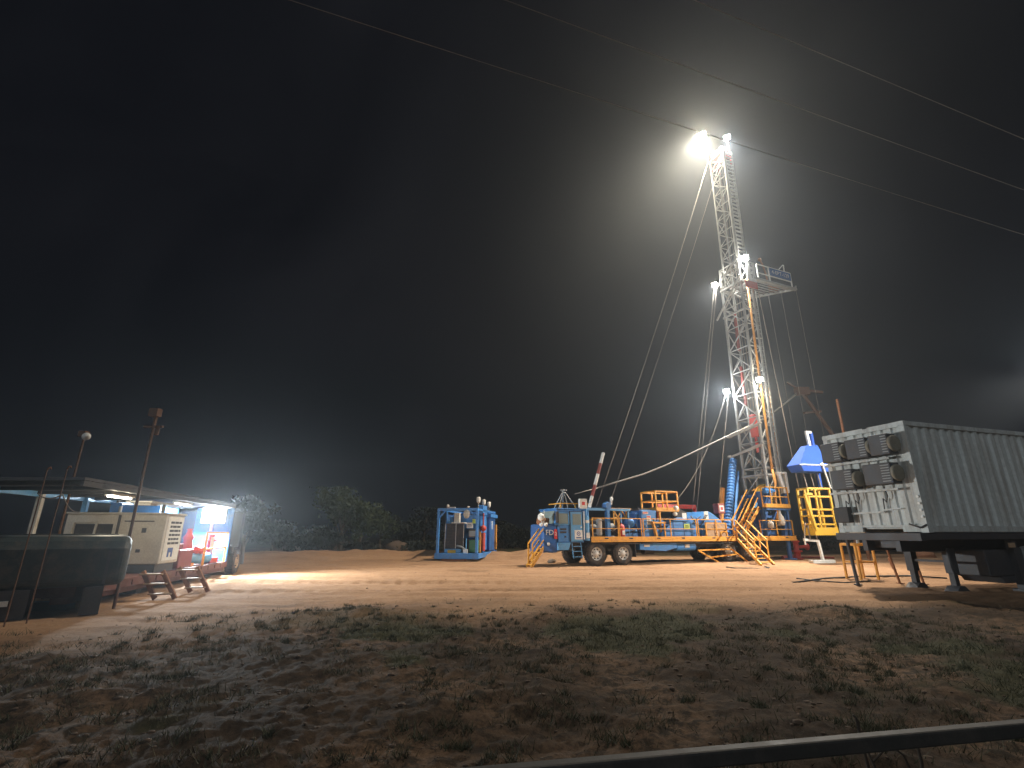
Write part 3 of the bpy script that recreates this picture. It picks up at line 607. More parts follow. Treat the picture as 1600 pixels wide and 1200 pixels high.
# --- lamps on the mast
RT=Matrix.Translation(rig.location) @ Matrix.Rotation(RA,4,'Z')
LC=[]
def flood(p, aim, scale, mat, label=None):
    p=V(p); d=(V(aim)-p).normalized()
    b=MB(); u=V((0,0,1)) if abs(d.z)<.95 else V((1,0,0)); a=d.cross(u).normalized(); c=a.cross(d)
    def ring(k,s): return [p+d*k+a*i*s*1.25+c*j*s for i,j in ((-1,-1),(1,-1),(1,1),(-1,1))]
    A=ring(-.16*scale,.10*scale); B=ring(0,.2*scale)
    b.add(A+B,[(3,2,1,0)]+[(k,(k+1)%4,4+(k+1)%4,4+k) for k in range(4)])
    b.bar(p-d*.12*scale,p-d*.12*scale-V((0,0,.35*scale)),.05*scale)
    f=P('flood_lamp',b,'steel')
    l=MB(); l.lathe([(.001,.05),(.14*scale,.04),(.19*scale,.005)],p,d,18); P('lamp_lens',l,mat,parent=f)
    return p+d*.12, f
CAMRIG=local(rig,(0,0,1.5))
def rig_lamp(p, aim, scale, mat, colr, pt, sp, spot_aim=None, cone=125):
    q,f=flood(p,aim,scale,mat)
    lamp('POINT',q,pt,colr,rig,size=.1*scale)
    if sp: lamp('SPOT',q,sp,colr,rig,size=.15*scale,target=spot_aim,cone=cone)
W1=(1,.86,.66); W2=(1,.95,.88); W3=(.92,.96,1)
crownL=mp(-.8,.85,32.2); b=MB(); b.bar(mp(-.45,.7,29.4),crownL-V((0,0,.3)),.07); P('lamp_bracket',b,'steel')
PADC=local(rig,(5,27.5,0))
rig_lamp(crownL,CAMRIG+V((4,6,0)),1.4,'warm',W1,6500,60000,PADC,82)
rig_lamp(mp(.3,-.6,31.2),CAMRIG+V((6,4,0)),1.0,'cool',W3,800,16000,local(rig,(14,26.5,0)),80)
rig_lamp(mp(.0,-.95,20.1),CAMRIG+V((6,6,0)),1.0,'cool',W2,620,7500,local(rig,(13,25,0)),76)
rig_lamp(mp(-.8,1.2,18.9),CAMRIG+V((2,10,0)),.8,'warm',W2,320,3500,V((1,-1,0)),80)
rig_lamp(mp(-.5,-1.25,10.9),CAMRIG+V((6,6,0)),.8,'cool',W1,650,3800,V((5,-1.5,0)),110)
rig_lamp(mp(-.85,1.15,10.7),CAMRIG+V((2,8,0)),.8,'cool',W3,520,3000,V((1.5,-.5,0)),110)
# --- guy wires and loose lines
def line(name,pts,r,mat,n=5): P(name,MB().path(pts,r,n),mat)
def sag(p,q,s,n=14): p=V(p); q=V(q); return [p.lerp(q,k/n)-V((0,0,s*4*(k/n)*(1-k/n))) for k in range(n+1)]
ctop=mp(-.6,.85,29.3)
line('guy_wire',sag(ctop,(.35,.45,2.7),.35),.012,'wire'); line('guy_wire',sag(ctop+V((.1,-1.5,0)),(1.12,.35,2.9),.3),.012,'wire')
b=MB(); g0=V((-.05,.45,2.7)); g1=V((1.0,.5,5.5))
for k,mi in enumerate((0,1,0,1,0)): b.mi=mi; b.tube(g0.lerp(g1,k/5),g0.lerp(g1,(k+1)/5),.085,n=10)
P('striped_turnbuckle',b,['white','darkred'])
b=MB(); b.lathe([(.001,0),(.09,.05),(.06,.2),(.09,.35),(.001,.42)],(1.16,.36,2.85),V((.25,.0,1)),10); P('wire_clamp',b,'white')
for a,c,z0,e in ((-.82,1.25,18.6,(7.6,1.6,2.6)),(-.75,1.1,18.6,(7.75,1.6,1.9)),(-.8,1.1,10.4,(8.85,.8,3.0))): line('hanging_line',sag(mp(a,c,z0),e,.02),.010,'wire')
line('hanging_line',sag(mp(-.85,1.2,10.6),(6.3,1.8,3.0),.9),.010,'wire')
for (u,v,z,e) in ((14.4,.5,18.5,(13.9,.3,1.4)),(14.3,1.2,18.4,(14.3,.8,1.2)),(16.0,2.6,18.4,(16.2,2.2,2.2)),(17.0,1.5,18.4,(17.4,1.6,3.2)),(17.6,.9,18.4,(18.4,1.4,3.0)),(18.35,.25,18.6,(19.8,1.2,2.2))): line('tong_line',sag((u,v,z),e,.15),.014,'wire')
line('tong_line',sag((14.5,.4,18.5),(14.6,-.2,1.9),.1),.03,'wire')
line('hoist_rope',sag(mp(.7,-.4,16.9),(13.6,1.6,4.1),.5),.02,'wire')
# wrapped service line from the cab tripod to the mast
hose_p=[local(rig,at(*q)) for q in ((898,772,25.6),(935,762,26.4),(968,752,27.0),(1005,741,27.7),(1040,727,28.4),(1078,709,29.1),(1112,693,29.8),(1148,676,30.4),(1158,672,30.6))]
b=MB(); b.path(hose_p[:2],.02); P('service_line',b,'wire'); line('service_hose',hose_p[1:],.045,'hose',8)
# ================================================================== BLUE POWER SKID
def skid():
    p0=gnd(680,877); r=thing('power_skid',(p0.x,p0.y,0),math.radians(-9),'blue steel framed power skid with a black radiator in its open end','power unit'); r.scale=(.77,1,1)
    S=lambda n,b,m,bev=0,par=None,label=None: mesh_obj(n,b,m,par or r,bev,label)
    W,Lh,H=3.05,5.2,2.75
    b=MB(); b.box((-.1,0,.12),(W+.1,.28,.42)); b.box((-.1,Lh-.2,.12),(W+.1,Lh,.42)); b.box((-.08,.28,.14),(.14,Lh-.2,.40)); b.box((W-.14,.28,.14),(W+.08,Lh-.2,.40))
    for k in range(6): b.box((.14,.6+k*.75,.2),(W-.14,.7+k*.75,.38))
    S('skid_base',b,'blue',.02)
    b=MB(); b.box((.4,.1,0),(2.2,.5,.12)); b.cut(); b.box((.2,4.4,0),(2.8,4.8,.12)); S('timber_block',b,'rust')
    b=MB()
    for x in (.08,W-.08):
        for y in (.1,1.75,3.4,Lh-.1): b.bar((x,y,.42),(x,y,H),.17 if y<.2 else .11)
    b.bar((0,.1,H),(W,.1,H),.15); b.bar((0,Lh-.1,H),(W,Lh-.1,H),.13); b.bar((.08,.1,H),(.08,Lh-.1,H),.12); b.bar((W-.08,.1,H),(W-.08,Lh-.1,H),.12)
    b.bar((.1,.1,2.3),(.62,.1,H-.05),.1); b.bar((W-.1,.1,2.3),(W-.62,.1,H-.05),.1); S('frame',b,'blue',.01)
    b=MB(); b.box((.55,.45,.65),(1.28,.7,2.0)); b.box((1.32,.45,.65),(1.85,.7,1.98)); b.mi=1
    for k in range(16): b.box((.58,.44,.7+k*.08),(1.26,.449,.72+k*.08)); 
    b.mi=2; b.bar((1.3,.42,.65),(1.3,.42,2.0),.04); b.bar((1.88,.42,.6),(1.88,.42,1.95),.03); b.bar((.5,.42,.6),(.5,.42,2.0),.05); S('radiator',b,['black','dark','steel'],.01)
    b=MB(); b.tube((.5,.5,.5),(1.7,.5,.5),.14,n=14); b.mi=1; b.box((.75,.34,.42),(1.35,.38,.58)); S('drain_tank',b,['paleblue','lemon'])
    b=MB(); b.path([(1.4,.4,.8),(1.8,.35,.75),(2.1,.3,.6),(2.2,.25,.5)],.05,8); b.mi=1; b.box((1.95,.2,.42),(2.25,.35,.62)); S('drain_hose',b,['grey','white'])
    b=MB(); b.box((.95,.9,2.0),(1.35,1.3,2.6)); b.box((.9,.5,2.0),(1.9,1.2,2.06)); S('exhaust_silencer',b,'cream',.02)
    b=MB(); b.box((1.3,1.5,1.4),(W-.2,3.2,2.5)); b.box((.3,1.4,.5),(W-.2,4.9,1.5)); S('engine_enclosure',b,'blue',.03)
    b=MB(); b.box((.6,1.0,1.7),(.85,1.2,2.4)); b.box((.5,.8,1.8),(.65,1.2,2.2)); S('bracket_box',b,'paleblue',.02)
    b=MB(); b.box((.02,1.8,.42),(.06,Lh-.1,2.55)); b.box((.06,Lh-.2,.42),(W-.1,Lh-.16,2.6)); S('wall_panel',b,'deepblue')
    b=MB(); b.box((.2,.9,.45),(W-.4,1.3,1.15)); S('engine_block',b,'dark',.03)
    b=MB(); b.lathe([(.001,0),(.24,0),(.24,.03),(.001,.03)],(2.2,.05,2.5),(0,-1,0),18); S('round_plate',b,'cream')
    b=MB(); b.box((2.05,.6,1.75),(2.5,.64,2.05)); b.mi=1; b.box((2.1,.59,1.85),(2.45,.598,1.88)); b.box((2.1,.59,1.93),(2.4,.598,1.96)); S('white_sign',b,['white','ink'])
    b=MB(); b.box((2.5,.5,2.0),(2.92,.53,2.24)); S('lime_sign',b,'lime')
    b=MB(); b.box((2.2,.6,1.25),(2.85,1.2,1.68)); b.mi=1; b.box((2.25,.59,1.3),(2.8,.598,1.6)); S('control_cabinet',b,['dark','grey'],.01)
    b=MB(); b.box((2.25,.6,.45),(2.9,1.2,1.1)); b.mi=1; b.bar((2.1,.4,.42),(2.1,.4,1.2),.07); S('green_motor',b,['green','paleblue'],.03)
    # right side
    b=MB(); b.box((W-.3,3.2,.45),(W+.02,5.0,2.4)); b.mi=1; b.box((W+.02,3.9,1.7),(W+.03,4.1,2.2)); S('side_panel',b,['deepblue','white'],.01)
    b=MB(); b.box((W-.2,3.0,2.4),(W+.18,5.2,2.62)); S('side_awning',b,'blue',.02)
    b=MB(); b.tube((W+.02,1.4,.5),(W+.02,1.4,1.5),.16,n=12); b.lathe([(.001,-.2),(.2,-.1),(.24,0),(.2,.1),(.001,.2)],(W+.02,1.4,1.75),(0,0,1),14); b.tube((W+.02,1.4,1.9),(W+.02,1.4,2.6),.05); S('red_pump',b,'red')
    b=MB(); b.bar((W+.05,.5,.42),(W+.05,.5,1.55),.1); b.cut(); b.bar((W+.08,4.9,.5),(W+.08,4.9,2.0),.2); S('orange_post',b,'orangepipe')
    b=MB(); b.box((W-.35,1.4,2.5),(W-.02,2.6,3.05)); S('top_box',b,'blue',.02)
    for k,(y,h) in enumerate(((.25,.55),(1.7,.5),(3.2,.45))):
        b=MB(); b.tube((W-.05,y,H),(W-.05,y,H+h-.18),.035); b.mi=1; b.lathe([(.001,0),(.12,.02),(.14,.1),(.15,.3),(.10,.34),(.001,.34)],(W-.05,y,H+h-.2),(0,0,1),14); S('air_filter_stack',b,['steel','cream'])
    b=MB(); b.box((.7,.05,H+.07),(1.3,.2,H+.14)); b.lathe([(.001,0),(.1,.02),(.1,.14),(.001,.18)],(.75,.1,H+.1),(0,0,1),12); b.lathe([(.001,0),(.09,.02),(.09,.1),(.001,.12)],(2.3,.1,H+.07),(0,0,1),12); S('roof_fitting',b,'cream')
    return r
skid()
# ================================================================== LEFT: canopied pump trailer
TA=math.radians(12.6)
tr=thing('pump_trailer',(-8.35,9.2,0),TA,'long low trailer with flat canopy, tube lights and blazing floodlight over red and blue pumps','trailer')
T=lambda n,b,m,bev=0,par=None,label=None: mesh_obj(n,b,m,par or tr,bev,label)
LT=lambda *p: local(tr,p)
b=MB(); b.box((-2.3,1.2,.28),(0,10.3,.48)); b.box((-2.2,1.2,.16),(-1.9,10.3,.28)); b.box((-.4,1.2,.16),(-.1,10.3,.28))
for k in range(14): b.box((.0,1.5+k*.62,.32),(.03,1.62+k*.62,.44))
T('trailer_bed',b,'oxide',.01)
b=MB(); b.prism([(.0,.6,2.50),(-2.3,.6,2.44),(-2.3,10.3,2.44),(.0,10.3,2.50)],(0,0,.06)); roof=T('canopy',b,'dark')
b=MB()
for k in range(9): b.bar((0,.8+k*1.15,2.46),(-2.3,.8+k*1.15,2.41),.06,.08)
b.bar((-.03,.6,2.44),(-.03,10.3,2.44),.06,.1); mesh_obj('canopy_beam',b,'dark',roof); b=MB(); b.bar((-2.27,1.4,2.39),(-2.27,10.3,2.39),.1,.14); mesh_obj('side_beam',b,'paleblue',roof)
for (x,y,m) in ((-2.2,.7,'paleblue'),(-2.2,3.2,'cream'),(-2.2,5.0,'paleblue'),(-2.2,7.5,'paleblue'),(-.08,10.2,'blue')):
    b=MB(); b.bar((x,y,.45),(x,y,2.42),.11); T('canopy_post',b,m)
def tube_lamp(c,ln,mat,colr,p):
    b=MB(); b.box((c[0]-.08,c[1]-ln/2-.04,c[2]+.02),(c[0]+.08,c[1]+ln/2+.04,c[2]+.08)); f=T('tube_light',b,'white')
    b=MB(); b.tube((c[0],c[1]-ln/2,c[2]),(c[0],c[1]+ln/2,c[2]),.022); T('light_tube',b,mat,0,f)
    for k in (-.3,.3): lamp('POINT',(c[0],c[1]+k*ln,c[2]-.03),p,colr,tr,size=.05)
tube_lamp((-.35,2.75,2.30),1.0,'tube',(1,.86,.62),28)
tube_lamp((-.35,6.35,2.32),1.0,'tubec',(.95,.97,1),30)
b=MB(); b.box((-.75,3.9,2.25),(-.15,5.6,2.29)); b.box((-.7,4.2,2.20),(-.3,4.6,2.25)); T('unlit_light_fitting',b,'white')
# floodlight
fl=V((-.55,9.75,2.12)); b=MB(); b.box((fl.x-.4,fl.y,fl.z-.28),(fl.x+.4,fl.y+.14,fl.z+.26)); b.bar((fl.x,fl.y+.1,fl.z+.1),(fl.x,fl.y+.1,2.42),.05); f=T('flood_lamp',b,'steel')
b=MB(); b.box((fl.x-.37,fl.y-.012,fl.z-.25),(fl.x+.37,fl.y-.002,fl.z+.23)); T('lamp_lens',b,'cool',0,f)
lamp('POINT',fl+V((0,-.15,0)),3000,(.84,.95,1),tr,size=.12)
lamp('SPOT',fl+V((.1,-.15,0)),5200,(1,.98,.92),tr,size=.15,target=fl+V((10,-.6,-1.2)),cone=130)
# generator
b=MB(); b.box((-2.36,4.62,.70),(-.02,5.75,1.97)); gen=thing('generator_set',(-8.35,9.2,0),TA,'cream generator cabinet with printed end panel standing across the trailer under the canopy','generator')
Gp=lambda n,b,m,bev=0,par=None: mesh_obj(n,b,m,par or gen,bev)
b=MB(); b.box((-2.36,4.62,.70),(-.02,5.82,1.97)); Gp('cabinet',b,'cream',.03)
b=MB(); b.box((-2.40,4.58,1.97),(.02,5.86,2.02)); Gp('cabinet_lid',b,'cream',.015)
b=MB(); b.box((-2.1,4.60,1.2),(-1.25,4.625,1.72)); b.mi=1
for q in (((-2.22,4.6,1.0),(-2.16,4.6,1.78)),((-2.16,4.6,1.78),(-1.62,4.6,1.78)),((-1.62,4.6,1.78),(-1.66,4.6,1.0))): b.bar(*q,.05)
Gp('louvre_opening',b,['black','cream'])
b=MB(); b.box((-1.16,4.6,.74),(-1.10,4.622,1.95)); b.mi=1; b.box((-1.0,4.6,1.78),(-.3,4.618,1.81)); b.box((-.55,4.595,1.5),(-.45,4.62,1.62)); b.box((-.6,4.6,1.0),(-.5,4.62,1.08)); Gp('door_seam',b,['dark','dark'])
b=MB(); b.box((-.02,4.74,.78),(-.008,5.72,1.92))
b.mi=1
for k,z in enumerate((1.74,1.63,1.52,1.41,1.30,1.19)):
    y=4.92; rw=random.Random(k)
    while y<5.58:
        w_=min(rw.uniform(.10,.26),5.62-y); b.box((-.008,y,z),(-.003,y+w_,z+.058)); y+=w_+.035
b.mi=2; b.box((-.008,5.02,.98),(-.003,5.34,1.10)); b.box((-.008,5.02,.86),(-.003,5.12,.98)); b.box((-.008,5.24,.86),(-.003,5.34,.98)); Gp('printed_panel',b,['white','ink','blueink'])
b=MB(); b.box((-2.3,4.66,.49),(-.1,5.8,.70)); Gp('plinth',b,'dark')
b=MB(); b.lathe([(.001,0),(.05,0),(.05,.25),(.07,.25),(.001,.27)],(-.3,5.0,2.02),(0,0,1),10); b.tube((-1.4,5.1,2.02),(-1.4,5.1,2.2),.04); Gp('exhaust_pipe',b,'steel')
# machinery on the trailer
b=MB(); b.box((-2.2,6.2,.49),(-1.9,10.2,2.35)); b.box((-1.9,6.25,.49),(-.9,6.35,2.3)); T('rear_wall',b,'blue',.01)
b=MB(); b.box((-1.25,10.1,.49),(-.12,10.2,2.38)); b.mi=1; b.box((-.72,10.07,1.55),(-.62,10.098,1.9)); T('end_panel',b,['blue','white'],.01)
b=MB(); b.box((-.75,5.95,.50),(-.03,6.95,1.02)); b.box((-.5,6.1,1.02),(-.2,6.6,1.2)); T('red_pump_housing',b,'darkred',.04)
b=MB(); b.lathe([(.001,0),(.14,0),(.16,.1),(.12,.3),(.16,.4),(.1,.5),(.06,.62),(.1,.66),(.001,.68)],(-.4,7.4,.95),(0,0,1),14); b.tube((-.4,7.4,.5),(-.4,7.4,.95),.09); b.tube((-1.2,7.6,.95),(-.2,8.2,.95),.09); b.tube((-1.3,8.0,.8),(-.3,8.4,.8),.11)
for k in range(6): b.lathe([(.001,-.05),(.13,-.05),(.13,.05),(.001,.05)],(-.9+k*.13,7.5+k*.16,.95),(.6,.8,0),12)
b.tube((-.35,9.3,.5),(-.35,9.3,1.45),.1); b.tube((-.35,9.3,.95),(-.6,9.7,.6),.1); b.lathe([(.001,0),(.2,0),(.2,.06),(.001,.06)],(-.35,9.3,1.2),(0,0,1),14); b.box((-.6,8.9,.49),(-.15,9.7,.66)); T('red_valve_manifold',b,'red',.0)
b=MB(); b.tube((-.55,7.75,.68),(-.2,8.75,.68),.17,n=16); b.lathe([(.001,0),(.2,0),(.2,.07),(.001,.07)],(-.55,7.75,.68),(-.3,-.9,0),16); T('blue_motor',b,'paleblue')
b=MB(); b.box((-.25,8.95,.95),(-.22,9.3,1.35)); b.bar((-.235,9.1,.5),(-.235,9.1,.95),.04); T('white_board',b,'cream')
b=MB(); b.bar((-.04,7.9,.48),(-.04,7.9,1.5),.06); b.bar((-.04,7.9,1.5),(-.04,10.0,1.5),.05); b.bar((-.04,7.9,.98),(-.04,10.0,.98),.045); b.bar((-.04,10.0,.48),(-.04,10.0,1.5),.06); b.bar((-.1,7.2,.55),(-.3,7.5,.5),.1); T('guard_rail',b,'yellow')
b=MB(); b.box((-1.9,10.45,.95),(-.05,11.7,2.3)); b.box((-1.5,10.3,.5),(-.3,11.9,.95)); b.bar((-.1,10.5,.5),(-.1,10.5,2.3),.1); b.bar((-.05,11.6,.3),(-.05,11.6,2.25),.12); b.box((-.1,10.45,.75),(.06,10.65,1.05)); T('rear_body',b,'dark',.03)
wheel(tr,(-.02,11.0,.46),.46,.3,(-1,0,0),'tan'); wheel(tr,(-1.9,11.0,.46),.46,.3,(1,0,0),'tan')
b=MB()
for y in (1.6,4.4,8.6): b.box((-2.0,y,0),(-.3,y+.3,.16)); b.cut()
T('bearer',b,'dark')
# steps to the trailer bed
def steps(px,py,label):
    p=gnd(px,py); s=thing('access_steps',(p.x,p.y,0),TA,label,'steps','rusty steps up to the pump trailer')
    for x in (0,.42):
        b=MB(); b.bar((x+.02,0,.02),(x-.38,.1,.62),.05,.1); mesh_obj('stringer',b,'rust',s)
    for t in (.18,.55,.9):
        b=MB(); b.box((.02-.4*t-.06,-.12+.1*t,.6*t),(.44-.4*t,.1+.1*t,.6*t+.03)); mesh_obj('tread',b,'tan',s)
steps(240,937,'rusty two-rail steps below the printed panel of the cream generator')
steps(296,926,'rusty steps below the dark red pump housing, nearer the floodlight')
# dark rounded tank in front of the trailer
kt=thing('water_tank',(-7.75,10.45,0),math.radians(38),'dark rounded tank on feet in the shade in front of the pump trailer','tank')
b=MB(); prof=[]
for k in range(9): a=math.pi/2*k/8; prof.append((0,-(.35)*(1-math.sin(a))*1,1.45-.35*(1-math.cos(a)) if 0 else 0))
pl=[(0,0,.5),(0,0,1.2),(0,.08,1.34),(0,.22,1.43),(0,.45,1.46),(0,1.5,1.46),(0,1.5,.5)]
b.prism(pl,(-5.2,0,0)); tbo=mesh_obj('tank_body',b,'darkgreen',kt,.16); tbo.modifiers['bevel'].segments=5
b=MB(); b.box((-5.0,.45,1.455),(-.25,1.3,1.478)); mesh_obj('tank_lid',b,'darkgreen',kt,.01)
b=MB()
for k in range(6): b.box((-.35-k*.95,-.012,.55),(-.30-k*.95,.0,1.2)); b.cut()
mesh_obj('stiffener',b,'dark',kt)
b=MB()
for x in (-2.3,-.6,-4.6): b.box((x,.0,0),(x+.95 if x==-2.3 else x+.3,1.4,.5)); b.cut()
mesh_obj('tank_foot',b,'dark',kt)
b=MB(); b.box((-2.05,-.05,.24),(-1.6,-.005,.33)); mesh_obj('marker_plate',b,'white',kt)
# poles around the trailer
def pole(name,p,top,r,mat,label,cat,extra=None,group=None):
    o=thing(name,(p.x,p.y,gz(p.x,p.y)),0,label,cat,group); h=top-o.location.z
    b=MB(); b.tube((0,0,-.1),(0,0,h),r,r*.85,n=8); mesh_obj('pole',b,mat,o)
    if extra: extra(o,h)
    return o
def lamp_head(o,h):
    b=MB(); b.bar((-.22,0,h-.25),(.22,0,h-.25),.05); mesh_obj('cross_arm',b,'dullrust',o)
    b=MB(); b.box((-.1,-.12,h-.02),(.1,.04,h+.16)); b.box((-.02,-.03,h-.25),(.03,.03,h)); b.cut(); b.tube((.12,-.02,h-.45),(.12,-.02,h-.24),.045); mesh_obj('lamp_head',b,'dullrust',o)
def lamp_head2(o,h):
    b=MB(); b.box((-.1,-.1,h-.05),(.08,.05,h+.10)); mesh_obj('lamp_head',b,'dullrust',o)
    b=MB(); b.lathe([(.001,0),(.09,.01),(.1,.06),(.001,.1)],(.12,-.05,h-.05),(.3,-1,0),12); mesh_obj('lamp_glass',b,'white',o)
p=at(215,780,10.9); pole('light_pole',V((p.x,p.y,0)),at(237,650,10.9).z,.032,'dullrust','tall rusty unlit lamp pole with cross arm before the cream generator','lamp pole',lamp_head)
p=at(122,720,12.5); pole('light_pole',V((p.x,p.y,0)),at(135,680,12.5).z,.03,'dullrust','shorter rusty pole with a small round white lamp rising over the canopy','lamp pole',lamp_head2)
def hook(o,h):
    b=MB(); b.path([(0,0,h),(.02,0,h+.05),(.05,0,h+.06),(.07,0,h+.02)],.012); mesh_obj('hook',b,'rust',o)
p=at(50,820,9.0); pole('rusty_rod',V((p.x,p.y,0)),at(77,735,9.0).z,.012,'dullrust','thin rusty hooked rod rising in front of the dark tank, farther left','rod',hook,'rusty rods by the dark tank')
p=at(82,820,9.2); pole('rusty_rod',V((p.x,p.y,0)),at(103,733,9.2).z,.012,'dullrust','thin rusty hooked rod rising in front of the dark tank, the right one of two','rod',hook,'rusty rods by the dark tank')
b=MB(); a0=at(60,772,9.1); a1=at(98,772,9.2); b.path(sag(a0,a1,.08),.012); b.path(sag(a1,at(125,800,9.4),.1),.01); tag(mesh_obj('drooping_cable',b,'wire'),'thin cable drooping between the two rusty rods','cable')
# ================================================================== RIGHT: container on a semi trailer
CA=math.radians(18)
ct=thing('shipping_container',(10.55,12.86,1.5),CA,'grey corrugated container with air conditioners on its end, carried by a semi trailer','container')
C=lambda n,b,m,bev=0,par=None: mesh_obj(n,b,m,par or ct,bev)
CL,CW,CHh=12.19,2.44,2.9
def corr(n0,n1,z0,z1,mk,pitch,depth,mb):
    xs=[]; x=n0
    pts=[]
    while x<n1-.01:
        for dx,dd in ((0,0),(pitch*.36,0),(pitch*.5,depth),(pitch*.86,depth)): 
            if x+dx<n1: pts.append((x+dx,dd))
        x+=pitch
    pts.append((n1,0))
    A=[mk(a,d_,z0) for a,d_ in pts]; B=[mk(a,d_,z1) for a,d_ in pts]; n=len(pts)
    mb.add(A+B,[(k,k+1,n+k+1,n+k) for k in range(n-1)])
b=MB(); corr(.14,CL-.14,.16,CHh-.10,lambda a,d_,z:(a,.03+d_,z),.34,.05,b); corr(.14,CL-.14,.16,CHh-.10,lambda a,d_,z:(a,CW-.03-d_,z),.34,.05,b); C('side_wall',b,'contgrey')
b=MB(); corr(.12,CW-.12,.2,CHh-.10,lambda a,d_,z:(.03+d_,a,z),.27,.045,b); C('end_wall',b,'contgrey')
b=MB(); b.box((.02,.02,CHh-.03),(CL-.02,CW-.02,CHh-.01)); b.box((.1,.1,.1),(CL-.1,CW-.1,.16)); b.box((CL-.06,.05,.1),(CL-.03,CW-.05,CHh-.05)); C('roof_panel',b,'contgrey')
b=MB()
for y in (0,CW-.14):
    for x in (0,CL-.16): b.box((x,y,.12),(x+.16,y+.14,CHh-.12))
for y in (0,CW-.08): b.box((.16,y,.02),(CL-.16,y+.08,.17)); b.box((.16,y,CHh-.12),(CL-.16,y+.08,CHh))
b.box((0,.14,CHh-.14),(.08,CW-.14,CHh)); b.box((0,.14,.02),(.08,.62,.2)); b.box((0,1.72,.02),(.08,CW-.14,.2)); b.box((0,.62,.14),(.08,1.72,.2))
for y in (-.01,CW-.17):
    for x in (-.01,CL-.17):
        for z in (0,CHh-.12): b.box((x,y,z),(x+.18,y+.18,z+.12))
C('corner_frame',b,'contgrey',.008)
b=MB(); b.bar((-.14,.45,1.95),(-.14,CW-.05,1.95),.07,.06); b.bar((-.14,.4,1.12),(-.14,CW-.05,1.12),.07,.06); b.bar((-.06,.95,.55),(-.06,2.0,.52),.05); b.bar((-.06,.5,.62),(-.06,.95,.6),.03)
for y in (.5,1.3,2.2): b.bar((-.14,y,1.12),(0,y,1.12),.05); b.bar((-.14,y,1.95),(0,y,1.95),.05)
C('rack_rail',b,'contgrey')
for (y,z,w) in ((1.95,2.02,.5),(1.15,2.02,.5),(.5,2.02,.42),(1.75,1.2,.55),(.7,1.25,.62)):
    b=MB(); b.box((-.40,y-w*.62,z),(-.05,y+w*.62,z+.56)); ac=C('air_conditioner',b,'dark' ,.02)
    b=MB()
    b.lathe([(.2,0),(.22,.0),(.22,.07),(.18,.08),(.001,.05)],(-.22,y-w*.62,z+.28),(0,-1,0),18); C('fan_cowl',b,'cowl',0,ac)
    b=MB()
    for k in range(7): b.box((-.41,y-w*.55,z+.06+k*.07),(-.402,y-w*.2,z+.08+k*.07))
    C('grille',b,'grey',0,ac)
b=MB()
for y in (.8,1.6,1.9): b.path([(-.1,y,1.2),(-.08,y-.03,.95),(-.06,y+.05,.8),(-.06,y+.12,.9),(-.05,y+.15,.62)],.015); b.cut()
C('drain_hose',b,'black')
b=MB(); b.box((-.22,1.9,.28),(-.03,2.35,.72)); C('junction_box',b,'black',.02)
b=MB()
for k in range(4): b.tube((-.02,.06,.9-k*.17),(-.035,.06,.9-k*.17),.035,n=10); b.cut()
C('container_mark',b,'white')
b=MB(); b.path([(-.02,.0,.2),(-.05,.15,.12),(-.05,.4,.22)],.02); b.bar((.2,.3,CHh),(.5,1.1,CHh+.05),.03); b.bar((-.05,1.1,CHh-.02),(.3,.6,CHh+.04),.03); C('loose_conduit',b,'dark')
# semi trailer
st=thing('semi_trailer',(10.55,12.86,0),CA,'dark semi trailer on landing legs under the grey container','trailer')
S2=lambda n,b,m,bev=0,par=None: mesh_obj(n,b,m,par or st,bev)
b=MB(); b.box((-.2,.05,1.33),(12.4,.2,1.495)); b.box((-.2,CW-.2,1.33),(12.4,CW-.05,1.495)); b.box((-.25,.05,1.3),(-.05,CW-.05,1.495))
for k in range(12): b.box((.3+k,.2,1.36),(.4+k,CW-.2,1.46))
b.box((-.1,.7,1.02),(12.4,.84,1.33)); b.box((-.1,CW-.84,1.02),(12.4,CW-.7,1.33)); b.box((.2,.84,1.1),(.3,CW-.84,1.3)); S2('chassis',b,'dark',.01)
for y in (.72,CW-.72):
    b=MB(); b.box((1.55,y-.1,.45),(1.78,y+.1,1.1)); b.box((1.59,y-.07,.08),(1.74,y+.07,.45)); b.prism([(1.4,y-.16,0),(1.94,y-.16,0),(1.76,y-.16,.14),(1.58,y-.16,.14)],(0,.32,0)); b.bar((1.66,y,.95),(2.4,y,1.15),.06); S2('landing_leg',b,'dark',.01)
b=MB(); b.box((1.62,.8,.72),(1.7,CW-.8,.78)); b.path([(1.3,.5,1.1),(1.3,.5,.62),(1.36,.5,.5),(1.62,.5,.42)],.025); S2('crank_handle',b,'dark')
b=MB(); b.box((2.35,.25,.38),(3.5,1.3,1.05)); b.prism([(2.75,.25,.38),(3.4,.25,.38),(3.35,.25,.2),(2.9,.25,.2)],(0,1.0,0)); b.box((3.7,.3,.5),(4.6,1.4,1.1)); S2('tool_box',b,'dark',.03)
b=MB(); b.bar((3.45,.2,.05),(3.42,.2,1.3),.16,.2); b.box((3.25,.05,0),(3.65,.35,.06)); b.cut(); b.bar((5.3,.2,.05),(5.3,.2,1.3),.16); b.box((5.1,.05,0),(5.5,.35,.06)); S2('support_post',b,'dark')
b=MB(); b.tube((4.0,.2,.9),(5.0,.2,.9),.25,n=16); S2('air_tank',b,'grey')
b=MB(); b.box((3.0,.0,1.12),(3.22,.04,1.24)); S2('side_marker',b,'tan')
for u in (7.6,8.9,10.2): wheel(st,(u,.25,.52),.52,.36,(0,1,0),'grey'); wheel(st,(u,CW-.25,.52),.52,.36,(0,-1,0),'grey')
